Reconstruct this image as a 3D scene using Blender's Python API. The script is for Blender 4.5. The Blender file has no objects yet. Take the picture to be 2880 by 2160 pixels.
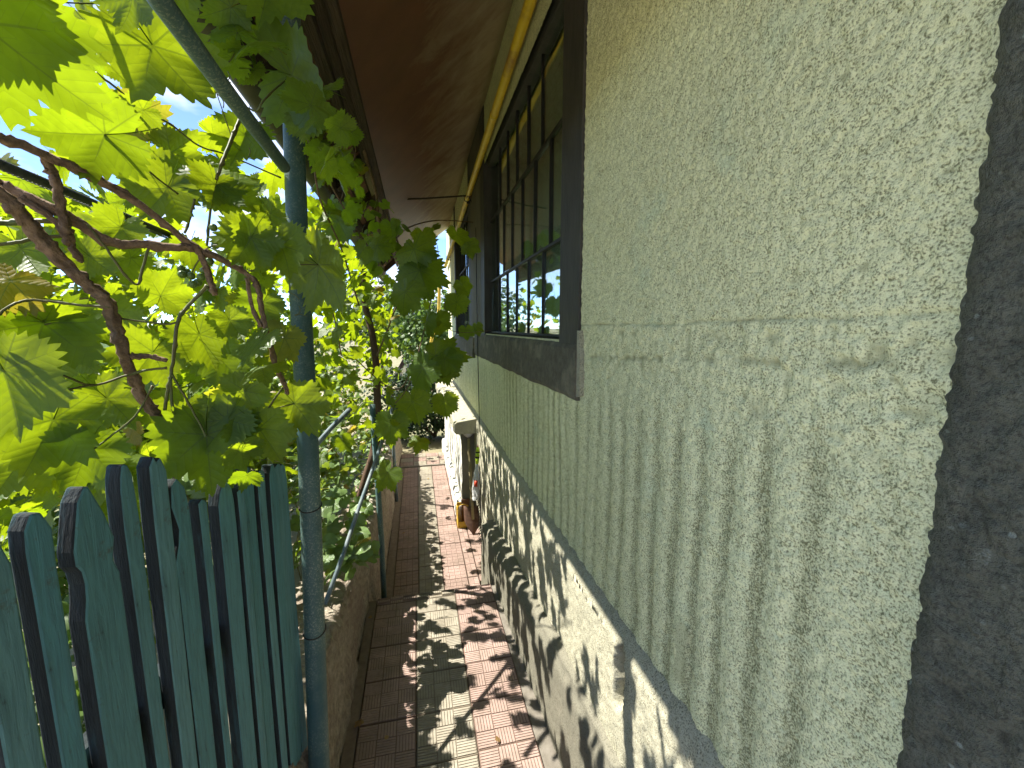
import bpy, bmesh, math, random
import numpy as np
from mathutils import Vector, Matrix

random.seed(7); np.random.seed(7)
scene = bpy.context.scene
COL = scene.collection
R = math.radians

# ------------------------------------------------------------------ camera
FPX = 1180.0; EYE = 1.75                      # focal length in photo pixels (2880 wide), eye height above the path
PITCH, YAW = R(7.626), R(12.686)
cam_d = bpy.data.cameras.new('camera'); cam = bpy.data.objects.new('camera', cam_d); COL.objects.link(cam)
cam_d.sensor_width = 36.0; cam_d.lens = 36.0 * FPX / 2880.0; cam_d.clip_start = 0.01; cam_d.clip_end = 6000
cam.location = (0, 0, EYE); cam.rotation_euler = (R(90) - PITCH, 0, -YAW)
scene.camera = cam

# ------------------------------------------------------------------ sky, sun, exposure
SUN_EL = R(54.0)
SUN_H = Vector((-0.905, 0.425, 0)).normalized()          # horizontal direction towards the sun
world = bpy.data.worlds.new('World'); scene.world = world; world.use_nodes = True
wn = world.node_tree.nodes; wl = world.node_tree.links; wn.clear()
wo = wn.new('ShaderNodeOutputWorld'); wb = wn.new('ShaderNodeBackground'); wb.inputs['Strength'].default_value = 0.11
sky = wn.new('ShaderNodeTexSky'); sky.sky_type = 'NISHITA'; sky.sun_disc = False
sky.sun_elevation = SUN_EL; sky.sun_rotation = math.atan2(SUN_H.x, SUN_H.y); sky.air_density = 0.6; sky.altitude = 2500; sky.dust_density = 0.0; sky.ozone_density = 3.0
tc = wn.new('ShaderNodeTexCoord'); mp = wn.new('ShaderNodeMapping'); mp.inputs['Scale'].default_value = (1.0, 1.0, 2.2); mp.inputs['Location'].default_value = (3.7, 1.2, .4)
cn = wn.new('ShaderNodeTexNoise'); cn.inputs['Scale'].default_value = 3.1; cn.inputs['Detail'].default_value = 5; cn.inputs['Roughness'].default_value = 0.58
cr = wn.new('ShaderNodeValToRGB'); cr.color_ramp.elements[0].position = 0.50; cr.color_ramp.elements[1].position = 0.68
mx = wn.new('ShaderNodeMix'); mx.data_type = 'RGBA'; mx.inputs['B'].default_value = (3.6, 3.7, 3.85, 1)
wl.new(tc.outputs['Generated'], mp.inputs['Vector']); wl.new(mp.outputs[0], cn.inputs['Vector']); wl.new(cn.outputs['Fac'], cr.inputs[0])
wl.new(sky.outputs[0], mx.inputs['A']); wl.new(cr.outputs[0], mx.inputs['Factor']); wl.new(mx.outputs['Result'], wb.inputs['Color']); wl.new(wb.outputs[0], wo.inputs[0])
sun_d = bpy.data.lights.new('sun', 'SUN'); sun_d.energy = 3.5; sun_d.angle = R(0.53); sun_d.color = (1.0, 0.95, 0.86)
sun = bpy.data.objects.new('sun', sun_d); COL.objects.link(sun)
SUN_DIR = Vector((SUN_H.x * math.cos(SUN_EL), SUN_H.y * math.cos(SUN_EL), math.sin(SUN_EL)))
sun.rotation_euler = SUN_DIR.to_track_quat('Z', 'Y').to_euler(); sun.location = (-6, 4, 9)
vs = scene.view_settings; vs.view_transform = 'Standard'; vs.look = 'None'; vs.gamma = 1.0; vs.exposure = 2.05; vs.use_curve_mapping = False
cy = scene.cycles; cy.max_bounces = 7; cy.diffuse_bounces = 4; cy.glossy_bounces = 3; cy.transmission_bounces = 4; cy.transparent_max_bounces = 10; cy.use_denoising = True
cy.sample_clamp_indirect = 8; cy.use_adaptive_sampling = True; cy.adaptive_threshold = .02; world.cycles.sampling_method = 'MANUAL'; world.cycles.sample_map_resolution = 512

# ------------------------------------------------------------------ picture point -> place (used to read positions off the photograph)
_F = Vector((math.sin(YAW) * math.cos(PITCH), math.cos(YAW) * math.cos(PITCH), -math.sin(PITCH)))
_R = Vector((math.cos(YAW), -math.sin(YAW), 0)); _U = _R.cross(_F); EYEP = Vector((0, 0, EYE))
def ray(px, py): return _F + _R * ((px - 1440) / FPX) - _U * ((py - 1080) / FPX)
def atd(px, py, d): return EYEP + ray(px, py) * d                       # at depth d along the view axis
def on(px, py, ax, v):
    d = ray(px, py); i = 'XYZ'.index(ax); return EYEP + d * ((v - EYEP[i]) / d[i])

# ------------------------------------------------------------------ node helpers
class NT:
    def __init__(s, name):
        s.m = bpy.data.materials.new(name); s.m.use_nodes = True; s.n = s.m.node_tree.nodes; s.l = s.m.node_tree.links; s.n.clear()
        s.out = s.n.new('ShaderNodeOutputMaterial')
    def __call__(s, typ, **kw):
        nd = s.n.new('ShaderNode' + typ)
        for k, v in kw.items():
            if hasattr(nd, k): setattr(nd, k, v)
        return nd
    def link(s, a, b): s.l.new(a, b)
    def setin(s, sock, v):
        if hasattr(v, 'is_linked') or isinstance(v, bpy.types.NodeSocket): s.l.new(v, sock)
        else: sock.default_value = v
    def coord(s, kind='Object'): return s('TexCoord').outputs[kind]
    def geo(s): return s('NewGeometry').outputs['Position']
    def mapping(s, vec, scale=(1, 1, 1)):
        m = s('Mapping'); s.l.new(vec, m.inputs['Vector']); m.inputs['Scale'].default_value = scale; return m.outputs[0]
    def noise(s, vec, scale, detail=4, rough=.55, dist=0):
        t = s('TexNoise'); s.l.new(vec, t.inputs['Vector']); t.inputs['Scale'].default_value = scale; t.inputs['Detail'].default_value = detail
        t.inputs['Roughness'].default_value = rough; t.inputs['Distortion'].default_value = dist; return t.outputs['Fac']
    def voro(s, vec, scale, feature='F1'):
        t = s('TexVoronoi', feature=feature); s.l.new(vec, t.inputs['Vector']); t.inputs['Scale'].default_value = scale; return t.outputs['Distance']
    def math(s, op, a, b=0.0, c=0.0, clamp=False):
        t = s('Math', operation=op); t.use_clamp = clamp
        for i, v in enumerate((a, b, c)): s.setin(t.inputs[i], v)
        return t.outputs[0]
    def ramp(s, fac, stops):
        t = s('ValToRGB'); s.l.new(fac, t.inputs[0]); e = t.color_ramp.elements
        while len(e) < len(stops): e.new(.5)
        for q, (p, c) in zip(e, stops):
            q.position = p; q.color = (c, c, c, 1) if not hasattr(c, '__len__') else (*c[:3], 1)
        return t.outputs[0]
    def mix(s, fac, a, b, blend='MIX'):
        t = s('Mix'); t.data_type = 'RGBA'; t.blend_type = blend; s.setin(t.inputs['Factor'], fac)
        for k, v in (('A', a), ('B', b)):
            v = v if not (hasattr(v, '__len__') and len(v) == 3) else (*v, 1)
            s.setin(t.inputs[k], v)
        return t.outputs['Result']
    def bump(s, h, strength=.5, dist=.01, normal=None):
        t = s('Bump'); s.l.new(h, t.inputs['Height']); t.inputs['Strength'].default_value = strength; t.inputs['Distance'].default_value = dist
        if normal is not None: s.l.new(normal, t.inputs['Normal'])
        return t.outputs[0]
    def bsdf(s, color, rough=.8, normal=None, metal=0.0, spec=.3):
        b = s('BsdfPrincipled'); c = color if not (hasattr(color, '__len__') and len(color) == 3) else (*color, 1)
        s.setin(b.inputs['Base Color'], c); s.setin(b.inputs['Roughness'], rough); b.inputs['Metallic'].default_value = metal
        b.inputs['Specular IOR Level'].default_value = spec
        if normal is not None: s.l.new(normal, b.inputs['Normal'])
        return b
    def done(s, sh): s.l.new(sh if isinstance(sh, bpy.types.NodeSocket) else sh.outputs[0], s.out.inputs['Surface']); return s.m

M = {}
def mat_simple(name, c1, c2, scale=20, rough=.7, bump=.3, bdist=.004, metal=0.0, spec=.3, stretch=(1, 1, 1), c3=None, kind='Object'):
    t = NT(name); v = t.mapping(t.coord(kind), stretch)
    n = t.noise(v, scale, 6, .6); col = t.mix(t.ramp(n, [(.3, 0), (.7, 1)]), c1, c2)
    if c3 is not None:
        n2 = t.noise(v, scale * .27, 5, .65, .3); col = t.mix(t.ramp(n2, [(.52, 0), (.66, 1)]), col, c3)
    M[name] = t.done(t.bsdf(col, rough, t.bump(t.noise(v, scale * 2.3, 5, .6), bump, bdist), metal, spec)); return M[name]

def stucco(name, base, dark, pit=.5, streak=0.0, tint=None, tscale=1.0):
    """roughcast render: pits coloured darker for relief shade and dirt, with dark vertical streaks"""
    t = NT(name); p = t.geo()
    a = t('Attribute', attribute_name='pit').outputs['Fac']
    n1 = t.noise(p, 290 * tscale, 2, .6, 0); n2 = t.noise(p, 2.1, 4, .6); n4 = t.noise(p, 38, 3, .6)
    col = t.mix(t.ramp(n2, [(.3, 0), (.7, 1)]), base, tuple(c * .86 for c in base))
    if tint is not None: col = t.mix(t.ramp(t.noise(p, 4.3, 4, .6), [(.60, 0), (.78, .45)]), col, tint)
    thr = t.math('MULTIPLY_ADD', n4, .24, .40)
    if streak:
        sm = t('Attribute', attribute_name='streak').outputs['Fac']
        thr = t.math('ADD', thr, t.math('MULTIPLY', sm, .085)); col = t.mix(t.math('MULTIPLY', sm, streak), col, dark)
    pits = t.math('MULTIPLY', t.math('SUBTRACT', thr, n1), 5.0, clamp=True)
    pits = t.math('MAXIMUM', pits, t.math('MULTIPLY', a, .8))
    col = t.mix(t.math('MULTIPLY', pits, pit), col, dark)
    M[name] = t.done(t.bsdf(col, .92, t.bump(n1, .6, .004), 0, .1)); return M[name]

stucco('stucco', (.80, .79, .485), (.115, .11, .045), .84, .20, (.50, .66, .50))
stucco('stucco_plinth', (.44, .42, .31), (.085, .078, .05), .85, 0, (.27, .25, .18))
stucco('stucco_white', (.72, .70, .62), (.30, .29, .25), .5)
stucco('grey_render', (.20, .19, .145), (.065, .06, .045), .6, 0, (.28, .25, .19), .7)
# dark painted pilaster with pale paint specks
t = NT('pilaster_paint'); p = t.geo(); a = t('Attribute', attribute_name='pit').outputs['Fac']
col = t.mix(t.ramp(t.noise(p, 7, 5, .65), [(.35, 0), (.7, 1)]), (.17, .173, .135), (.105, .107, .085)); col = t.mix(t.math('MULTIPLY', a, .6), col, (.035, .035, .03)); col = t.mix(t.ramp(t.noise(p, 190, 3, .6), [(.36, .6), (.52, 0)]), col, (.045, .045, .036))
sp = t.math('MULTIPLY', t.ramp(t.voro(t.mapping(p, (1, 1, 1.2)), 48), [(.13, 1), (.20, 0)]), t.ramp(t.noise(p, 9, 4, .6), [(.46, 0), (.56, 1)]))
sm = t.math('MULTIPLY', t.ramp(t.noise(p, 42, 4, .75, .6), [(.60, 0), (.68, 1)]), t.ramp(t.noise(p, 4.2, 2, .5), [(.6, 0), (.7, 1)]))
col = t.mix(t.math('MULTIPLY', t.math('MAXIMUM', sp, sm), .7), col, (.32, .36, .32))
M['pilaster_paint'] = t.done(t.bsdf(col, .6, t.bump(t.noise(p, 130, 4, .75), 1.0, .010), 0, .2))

# rough concrete of the garden wall
t = NT('concrete'); p = t.geo(); n = t.noise(p, 30, 6, .7); n2 = t.noise(p, 3, 5, .6)
col = t.mix(t.ramp(n, [(.35, 0), (.7, 1)]), (.20, .17, .13), (.42, .375, .295)); col = t.mix(t.ramp(n2, [(.45, 0), (.7, .7)]), col, (.21, .15, .12))
M['concrete'] = t.done(t.bsdf(col, .95, t.bump(t.math('ADD', t.voro(p, 70), t.noise(p, 190, 3, .7)), .8, .008), 0, .1))

def tile_mat(name, c1, c2, dirt):
    t = NT(name); p = t.geo(); r = t('ObjectInfo').outputs['Random']
    col = t.mix(r, c1, c2); col = t.mix(t.ramp(t.noise(p, 6, 6, .7), [(.38, 0), (.68, .8)]), col, dirt)
    col = t.mix(t.ramp(t.noise(p, 75, 5, .7), [(.5, 0), (.72, .5)]), col, dirt)
    M[name] = t.done(t.bsdf(col, .85, t.bump(t.noise(p, 240, 4, .7), .5, .002), 0, .2))
tile_mat('tile_red', (.39, .28, .24), (.33, .23, .195), (.20, .155, .12))
tile_mat('groove', (.20, .13, .10), (.165, .11, .085), (.12, .09, .07))
tile_mat('groove_pale', (.235, .20, .145), (.20, .17, .125), (.14, .115, .085))
tile_mat('tile_pale', (.35, .32, .25), (.30, .275, .22), (.20, .17, .125))
mat_simple('bed', (.16, .13, .095), (.11, .09, .065), 30, .95)
mat_simple('soil', (.24, .20, .13), (.14, .15, .07), .8, .95, .5, .05)
mat_simple('edge_dirt', (.24, .19, .145), (.17, .13, .10), 26, .95, .6, .005)
mat_simple('step_concrete', (.20, .18, .15), (.13, .115, .09), 22, .95, .6, .006)

# soffit: brown paint, dusty pale along the wall
t = NT('soffit_paint'); p = t.geo(); sep = t('SeparateXYZ'); t.link(p, sep.inputs[0])
g = t.math('ADD', sep.outputs['X'], t.math('MULTIPLY', t.math('SUBTRACT', t.noise(t.mapping(p, (1, 1.6, 1)), 3.2, 6, .68, .4), .5), 1.0))
col = t.mix(t.ramp(t.noise(p, 5, 5, .6), [(.3, 0), (.7, 1)]), (.20, .088, .048), (.155, .07, .04))
col = t.mix(t.ramp(g, [(.08, 0), (.55, .9)]), col, (.46, .37, .245))
col = t.mix(t.math('MULTIPLY', t.ramp(t.noise(t.mapping(p, (3, 3, 3)), 14, 6, .8, 1.0), [(.66, 0), (.74, 1)]), .25), col, (.35, .28, .2))
M['soffit_paint'] = t.done(t.bsdf(col, .5, t.bump(t.noise(p, 30, 4, .6), .12, .005), 0, .3))

mat_simple('old_wood', (.125, .085, .055), (.055, .036, .024), 9, .9, .8, .008, stretch=(9, .7, 9), kind='Object')
mat_simple('pale_wood', (.30, .25, .13), (.20, .16, .085), 9, .85, .6, .005, stretch=(6, .5, 6))
mat_simple('roof_clay', (.34, .17, .12), (.25, .13, .10), 16, .9, .4, .004, c3=(.2, .16, .13))
mat_simple('gutter_metal', (.10, .095, .06), (.065, .06, .045), 9, .7, .2, .004)
# weathered teal paint on the pipe posts
t = NT('teal_pipe'); p = t.coord('Object'); n = t.noise(p, 190, 3, .7); n2 = t.noise(p, 4, 5, .65)
col = t.mix(t.ramp(n2, [(.35, 0), (.65, 1)]), (.032, .082, .086), (.08, .135, .122))
col = t.mix(t.math('MULTIPLY', t.ramp(n, [(.52, 0), (.60, .8)]), t.ramp(n2, [(.42, .08), (.60, 1)])), col, (.24, .27, .21))
col = t.mix(t.ramp(t.noise(p, 160, 3, .6), [(.66, 0), (.72, .8)]), col, (.02, .02, .02))
M['teal_pipe'] = t.done(t.bsdf(col, .55, t.bump(n, .35, .002), 0, .4))
# picket paint: thin dull teal over grained wood, bare on worn edges
t = NT('picket_paint'); v = t.mapping(t.coord('Object'), (14, 14, 1.1)); o = t.coord('Object'); r = t('ObjectInfo').outputs['Random']
g = t.noise(v, 9, 6, .65, .5)
col = t.mix(r, (.08, .225, .245), (.125, .27, .285)); col = t.mix(t.ramp(g, [(.42, 0), (.62, .6)]), col, (.06, .14, .155))
col = t.mix(t.ramp(t.noise(o, 26, 6, .72), [(.6, 0), (.7, .8)]), col, (.075, .075, .06)); col = t.mix(t.ramp(g, [(.66, 0), (.72, .9)]), col, (.018, .025, .026))
M['picket_paint'] = t.done(t.bsdf(col, .62, t.bump(g, .55, .004), 0, .3))
mat_simple('picket_edge', (.032, .040, .040), (.018, .022, .022), 16, .95, .7, .006, stretch=(5, 5, .8), c3=(.04, .085, .09))
mat_simple('gas_pipe', (.72, .50, .02), (.62, .42, .018), 12, .38, .1, .002, spec=.5, c3=(.36, .2, .03))
mat_simple('frame_paint', (.062, .056, .046), (.036, .033, .028), 20, .65, .7, .004, stretch=(1, 1, .3), c3=(.06, .058, .05))
mat_simple('bar_iron', (.02, .018, .016), (.012, .011, .010), 40, .6, .4, .003)
mat_simple('iron', (.06, .045, .036), (.03, .024, .02), 30, .8, .4, .003)
mat_simple('rusty', (.12, .062, .038), (.07, .04, .028), 35, .85, .5, .003, c3=(.17, .11, .08))
mat_simple('rebar_steel', (.045, .05, .04), (.025, .03, .026), 60, .65, .4, .002)
mat_simple('blue_rod', (.055, .10, .12), (.20, .23, .23), 16, .6, .4, .002, stretch=(1, 1, 1))
mat_simple('yellow_plastic', (.55, .36, .03), (.46, .28, .03), 14, .5, .1, .002)
mat_simple('neon', (.55, .75, .02), (.5, .68, .02), 14, .35, .05, .002, spec=.5)
mat_simple('black_rubber', (.016, .016, .016), (.010, .010, .010), 30, .6, .2, .002)
mat_simple('red_plastic', (.5, .05, .02), (.42, .05, .02), 14, .4, .05, .002)
mat_simple('clear_film', (.62, .62, .60), (.50, .50, .48), 20, .25, .6, .01, spec=.6)
mat_simple('bark', (.15, .09, .055), (.065, .04, .027), 14, .92, 1.0, .006, stretch=(6, 6, 1.4), kind='Generated')
mat_simple('cane_bark', (.22, .145, .082), (.085, .055, .034), 70, .92, 1.0, .004, stretch=(1, 1, 1), c3=(.25, .16, .10))
mat_simple('shoot_green', (.085, .115, .03), (.13, .10, .035), 18, .55, .2, .002)
mat_simple('far_roof', (.30, .30, .32), (.22, .22, .24), 3, .8, .3, .05)
mat_simple('far_wall', (.42, .40, .35), (.34, .32, .28), 2, .9)
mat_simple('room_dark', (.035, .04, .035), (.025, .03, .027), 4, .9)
mat_simple('curtain', (.60, .66, .52), (.42, .48, .37), 6, .9, .4, .01, stretch=(1, 6, .3))
mat_simple('grape', (.10, .16, .03), (.075, .13, .025), 20, .35, .05, .002, spec=.5)
# glass: clear pane that mirrors more at a glance
t = NT('glass'); fr = t('LayerWeight'); fr.inputs['Blend'].default_value = .5
tr = t('BsdfTransparent'); tr.inputs[0].default_value = (.80, .88, .84, 1); gl = t('BsdfGlossy'); gl.inputs['Roughness'].default_value = .015; gl.inputs['Color'].default_value = (.95, 1, .98, 1)
t.link(t.bump(t.noise(t.geo(), 2.2, 2, .5), .06, .02), gl.inputs['Normal'])
ms = t('MixShader'); t.link(t.math('MULTIPLY_ADD', t.math('POWER', fr.outputs['Facing'], 2.8), .95, .07, clamp=True), ms.inputs[0]); t.link(tr.outputs[0], ms.inputs[1]); t.link(gl.outputs[0], ms.inputs[2]); M['glass'] = t.done(ms)

def leaf_mat(name, tops, trans, k=.5, rough=.42, vein=True, spec=.35):
    """tops / trans: three colours (common, other, rare) for reflected and transmitted light"""
    t = NT(name); g = t('NewGeometry'); oi = t('ObjectInfo')
    rnd = t.math('FRACT', t.math('ADD', g.outputs['Random Per Island'], t.math('MULTIPLY', oi.outputs['Random'], 7.31)))
    stops = lambda c: [(0, c[0]), (.6, c[1]), (.94, c[1]), (.995, c[2])]
    uv = t('UVMap'); sep = t('SeparateXYZ'); t.link(uv.outputs[0], sep.inputs[0]); u, v = sep.outputs['X'], sep.outputs['Y']
    a = t.ramp(rnd, stops(tops)); b = t.ramp(rnd, stops(trans)); nrm = None
    mott = t.noise(g.outputs['Position'], 55, 2, .6)
    b = t.mix(t.ramp(mott, [(.40, 0), (.68, .38)]), b, tuple(x * .6 for x in trans[0]))
    if vein:
        main = t.math('LESS_THAN', v, t.math('MULTIPLY_ADD', u, -.010, .013))
        w = t.math('FRACT', t.math('MULTIPLY', t.math('MULTIPLY_ADD', v, -.85, u), 8.0)); tri = t.math('ABSOLUTE', t.math('SUBTRACT', w, .5))
        sec = t.math('GREATER_THAN', tri, .472); vm = t.math('MAXIMUM', main, t.math('MULTIPLY', sec, .45))
        b = t.mix(t.math('MULTIPLY', vm, .75), b, tuple(x * .5 + .004 for x in trans[0]))
        a = t.mix(t.math('MULTIPLY', vm, .5), a, (.16, .20, .07))
        bul = t.math('MULTIPLY', t.math('MULTIPLY', tri, tri), -2.2); h = t.math('ADD', bul, t.math('MULTIPLY', mott, 1.1)); nrm = t.bump(h, .3, .004)
    bs = t.bsdf(a, rough, nrm, 0, spec); tl = t('BsdfTranslucent'); t.link(b, tl.inputs[0])
    if vein: t.link(t.bump(h, .10, .004), tl.inputs['Normal'])
    ms = t('MixShader'); ms.inputs[0].default_value = k; t.link(bs.outputs[0], ms.inputs[1]); t.link(tl.outputs[0], ms.inputs[2]); M[name] = t.done(ms); return M[name]
leaf_mat('vine_leaf', [(.09, .16, .03), (.11, .18, .03), (.24, .17, .04)], [(.245, .35, .005), (.315, .395, .007), (.46, .34, .03)], .62)
leaf_mat('ivy_leaf', [(.12, .20, .07), (.16, .25, .08), (.32, .24, .07)], [(.16, .26, .02), (.22, .30, .02), (.4, .28, .04)], .40, .36, True, .5)
leaf_mat('bush_leaf', [(.07, .125, .035), (.09, .15, .04), (.13, .17, .05)], [(.16, .27, .03), (.22, .34, .04), (.3, .36, .05)], .35, .5, False)
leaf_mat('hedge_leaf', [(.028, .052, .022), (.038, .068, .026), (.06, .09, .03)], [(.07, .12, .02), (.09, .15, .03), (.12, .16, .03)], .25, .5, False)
leaf_mat('dead_leaf', [(.36, .26, .11), (.28, .17, .07), (.42, .34, .16)], [(.5, .3, .08), (.4, .25, .06), (.5, .35, .1)], .25, .7)

# ------------------------------------------------------------------ object helpers
def link(o, parent=None):
    COL.objects.link(o)
    if parent is not None: o.parent = parent
    return o
def tag(o, label=None, cat=None, group=None, kind=None):
    for k, v in (('label', label), ('category', cat), ('group', group), ('kind', kind)):
        if v: o[k] = v
    return o
def empty(name, loc=(0, 0, 0), label=None, cat=None, group=None, rz=0):
    o = bpy.data.objects.new(name, None); o.empty_display_size = .05; link(o); o.location = loc; o.rotation_euler = (0, 0, rz); return tag(o, label, cat, group)
def meshobj(name, verts, faces, mat, parent=None, smooth=False, uvs=None):
    me = bpy.data.meshes.new(name); me.from_pydata([tuple(v) for v in verts], [], [tuple(f) for f in faces]); 
    me.materials.append(M[mat]); me.update()
    if smooth: me.shade_smooth()
    o = bpy.data.objects.new(name, me); return link(o, parent)
def local(o):                     # children are given in world coordinates; parents here sit unrotated at a base point
    if o.parent is not None: o.matrix_parent_inverse = Matrix.Translation(-o.parent.location)
    return o
class MB:
    def __init__(s): s.v = []; s.f = []
    def box(s, x0, x1, y0, y1, z0, z1):
        b = len(s.v); s.v += [(x0, y0, z0), (x1, y0, z0), (x1, y1, z0), (x0, y1, z0), (x0, y0, z1), (x1, y0, z1), (x1, y1, z1), (x0, y1, z1)]
        s.f += [tuple(b + i for i in q) for q in ((3, 2, 1, 0), (4, 5, 6, 7), (0, 1, 5, 4), (1, 2, 6, 5), (2, 3, 7, 6), (3, 0, 4, 7))]; return s
    def tube(s, pts, rad, seg=10, cap=True, jitter=0.0):
        pts = [Vector(p) for p in pts]; n = len(pts); rads = rad if hasattr(rad, '__len__') else [rad] * n
        b = len(s.v); up = None
        for i, p in enumerate(pts):
            d = (pts[min(i + 1, n - 1)] - pts[max(i - 1, 0)]).normalized()
            if up is None: up = Vector((0, 0, 1)) if abs(d.z) < .9 else Vector((1, 0, 0))
            side = d.cross(up).normalized(); up = side.cross(d).normalized()
            for k in range(seg):
                a = 2 * math.pi * k / seg; rr = rads[i] * (1 + random.uniform(-jitter, jitter) * .45)
                if jitter: rr *= 1 + jitter * 1.5 * (1 if (k * 7 + i // 5 * 3) % 4 < 2 else -1) * (.5 + .5 * math.sin(k * 2.4 + i * .35))
                s.v.append(tuple(p + side * math.cos(a) * rr + up * math.sin(a) * rr))
        for i in range(n - 1):
            for k in range(seg):
                s.f.append((b + i * seg + k, b + i * seg + (k + 1) % seg, b + (i + 1) * seg + (k + 1) % seg, b + (i + 1) * seg + k))
        if cap: s.f.append(tuple(b + k for k in reversed(range(seg)))); s.f.append(tuple(b + (n - 1) * seg + k for k in range(seg)))
        return s
    def prism(s, outline, z0, z1, mapf):        # outline in (a,b); mapf(a,b,c)->xyz
        b = len(s.v); n = len(outline); s.v += [mapf(a_, b_, z0) for a_, b_ in outline] + [mapf(a_, b_, z1) for a_, b_ in outline]
        s.f.append(tuple(b + i for i in reversed(range(n)))); s.f.append(tuple(b + n + i for i in range(n)))
        for i in range(n): s.f.append((b + i, b + (i + 1) % n, b + n + (i + 1) % n, b + n + i))
        return s
    def build(s, name, mat, parent=None, smooth=False, bevel=0.0):
        o = meshobj(name, s.v, s.f, mat, parent, smooth)
        if parent is not None: local(o)
        if bevel:
            md = o.modifiers.new('bevel', 'BEVEL'); md.width = bevel; md.segments = 2; md.limit_method = 'ANGLE'
        return o
def smooth_path(pts, sub=5):
    P = [Vector(p) for p in pts]; out = []
    for i in range(len(P) - 1):
        p0, p1, p2, p3 = P[max(i - 1, 0)], P[i], P[i + 1], P[min(i + 2, len(P) - 1)]
        for k in range(sub):
            t_ = k / sub; out.append(.5 * ((2 * p1) + (p2 - p0) * t_ + (2 * p0 - 5 * p1 + 4 * p2 - p3) * t_ ** 2 + (3 * p1 - p0 - 3 * p2 + p3) * t_ ** 3))
    out.append(P[-1]); return out
def lerp_list(a, b, n): return [a + (b - a) * i / (n - 1) for i in range(n)]

def _hash(ix, iy, seed):
    h = (ix.astype(np.int64) * 374761393 + iy.astype(np.int64) * 668265263 + seed * 974711) & 0x7fffffff
    h = ((h ^ (h >> 13)) * 1274126177) & 0x7fffffff; h = (h ^ (h >> 16)) & 0xffff
    return h / 65535.0
def vnoise(x, y, seed=0):
    ix = np.floor(x); iy = np.floor(y); fx = x - ix; fy = y - iy; fx = fx * fx * (3 - 2 * fx); fy = fy * fy * (3 - 2 * fy)
    ix = ix.astype(np.int64); iy = iy.astype(np.int64)
    a = _hash(ix, iy, seed); b = _hash(ix + 1, iy, seed); c = _hash(ix, iy + 1, seed); d = _hash(ix + 1, iy + 1, seed)
    return (a * (1 - fx) + b * fx) * (1 - fy) + (c * (1 - fx) + d * fx) * fy
def fbm(x, y, seed=0, o=3):
    s = 0; w = 1; tot = 0
    for k in range(o): s = s + w * vnoise(x * 2 ** k, y * 2 ** k, seed + k * 17); tot += w; w *= .55
    return s / tot
def rough(u, v, seed=0):
    """roughcast height, about 0..1, and a pit mask"""
    n = .5 * vnoise(u * 95, v * 95, seed) + .5 * vnoise(u * 165 + 3.1, v * 165, seed + 5); b = fbm(u * 26, v * 26, seed + 9, 2)
    h = np.clip((n - .25) / .5, 0, 1); h = h * .85 + b * .3
    pit = np.clip((.26 - n) / .12, 0, 1) * np.clip(b * 2.4 - .6, 0, 1)
    return h, np.clip(pit, 0, 1)
def gridmesh(name, X, Y, Z, mat, parent=None, keep=None, pit=None, smooth=True, streak=None):
    """X, Y, Z: arrays (rows, cols); keep: bool per cell"""
    r, c = X.shape; idx = np.arange(r * c).reshape(r, c)
    q = np.stack([idx[:-1, :-1], idx[:-1, 1:], idx[1:, 1:], idx[1:, :-1]], -1)
    q = q[keep] if keep is not None else q.reshape(-1, 4)
    me = bpy.data.meshes.new(name); nf = len(q)
    me.vertices.add(r * c); me.vertices.foreach_set('co', np.stack([X, Y, Z], -1).astype(np.float32).ravel())
    me.loops.add(nf * 4); me.loops.foreach_set('vertex_index', q.astype(np.int32).ravel())
    me.polygons.add(nf); me.polygons.foreach_set('loop_start', np.arange(0, nf * 4, 4, dtype=np.int32))
    me.update(calc_edges=True); me.validate()
    if pit is not None:
        at_ = me.attributes.new('pit', 'FLOAT', 'POINT'); at_.data.foreach_set('value', pit.astype(np.float32).ravel())
    if streak is not None:
        at_ = me.attributes.new('streak', 'FLOAT', 'POINT'); at_.data.foreach_set('value', streak.astype(np.float32).ravel())
    me.materials.append(M[mat])
    if smooth: me.shade_smooth()
    o = bpy.data.objects.new(name, me); link(o, parent)
    if parent is not None: local(o)
    return o
def steps(*segs):
    out = []
    for a, b, st in segs: out.append(np.arange(a, b, st))
    out.append(np.array([segs[-1][1]])); return np.concatenate(out)

# ================================================================== SETTING
XW, XP, XS = .60, .572, .50                  # wall, plinth, skirting faces
Z_LOW = -.35                                 # lower path
# ground: falls away to the left, one sheet to the horizon
gx = np.concatenate([-np.geomspace(3000, 3, 26), np.array([-2.4, -1.8, -1.3, -1.0, -.8, -.66, -.60, -.2, .6, 2, 5]), np.geomspace(9, 3000, 14)])
gy = np.concatenate([-np.geomspace(3000, 3, 14), np.array([-2, -1, 0, 1, 2, 3, 4, 5, 6, 7, 8]), np.geomspace(10, 3000, 26)])
GX, GY = np.meshgrid(gx, gy)
def ground_z(x, y):
    d = np.maximum(0, -x - .6); z = np.where(x < -.63, .30 - .10 * np.clip(y, 0, 5) * .8 - 5.6 * (1 - np.exp(-d / 22)), -.42)
    return z + np.where(d > 150, np.minimum((d - 150) * .03, 14), 0)
GZ = ground_z(GX, GY) + np.where(np.hypot(GX, GY) > 2, (fbm(GX * .4, GY * .4, 3) - .5) * .15, 0)
tag(gridmesh('ground', GX, GY, GZ, 'soil'), kind='structure')

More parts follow.
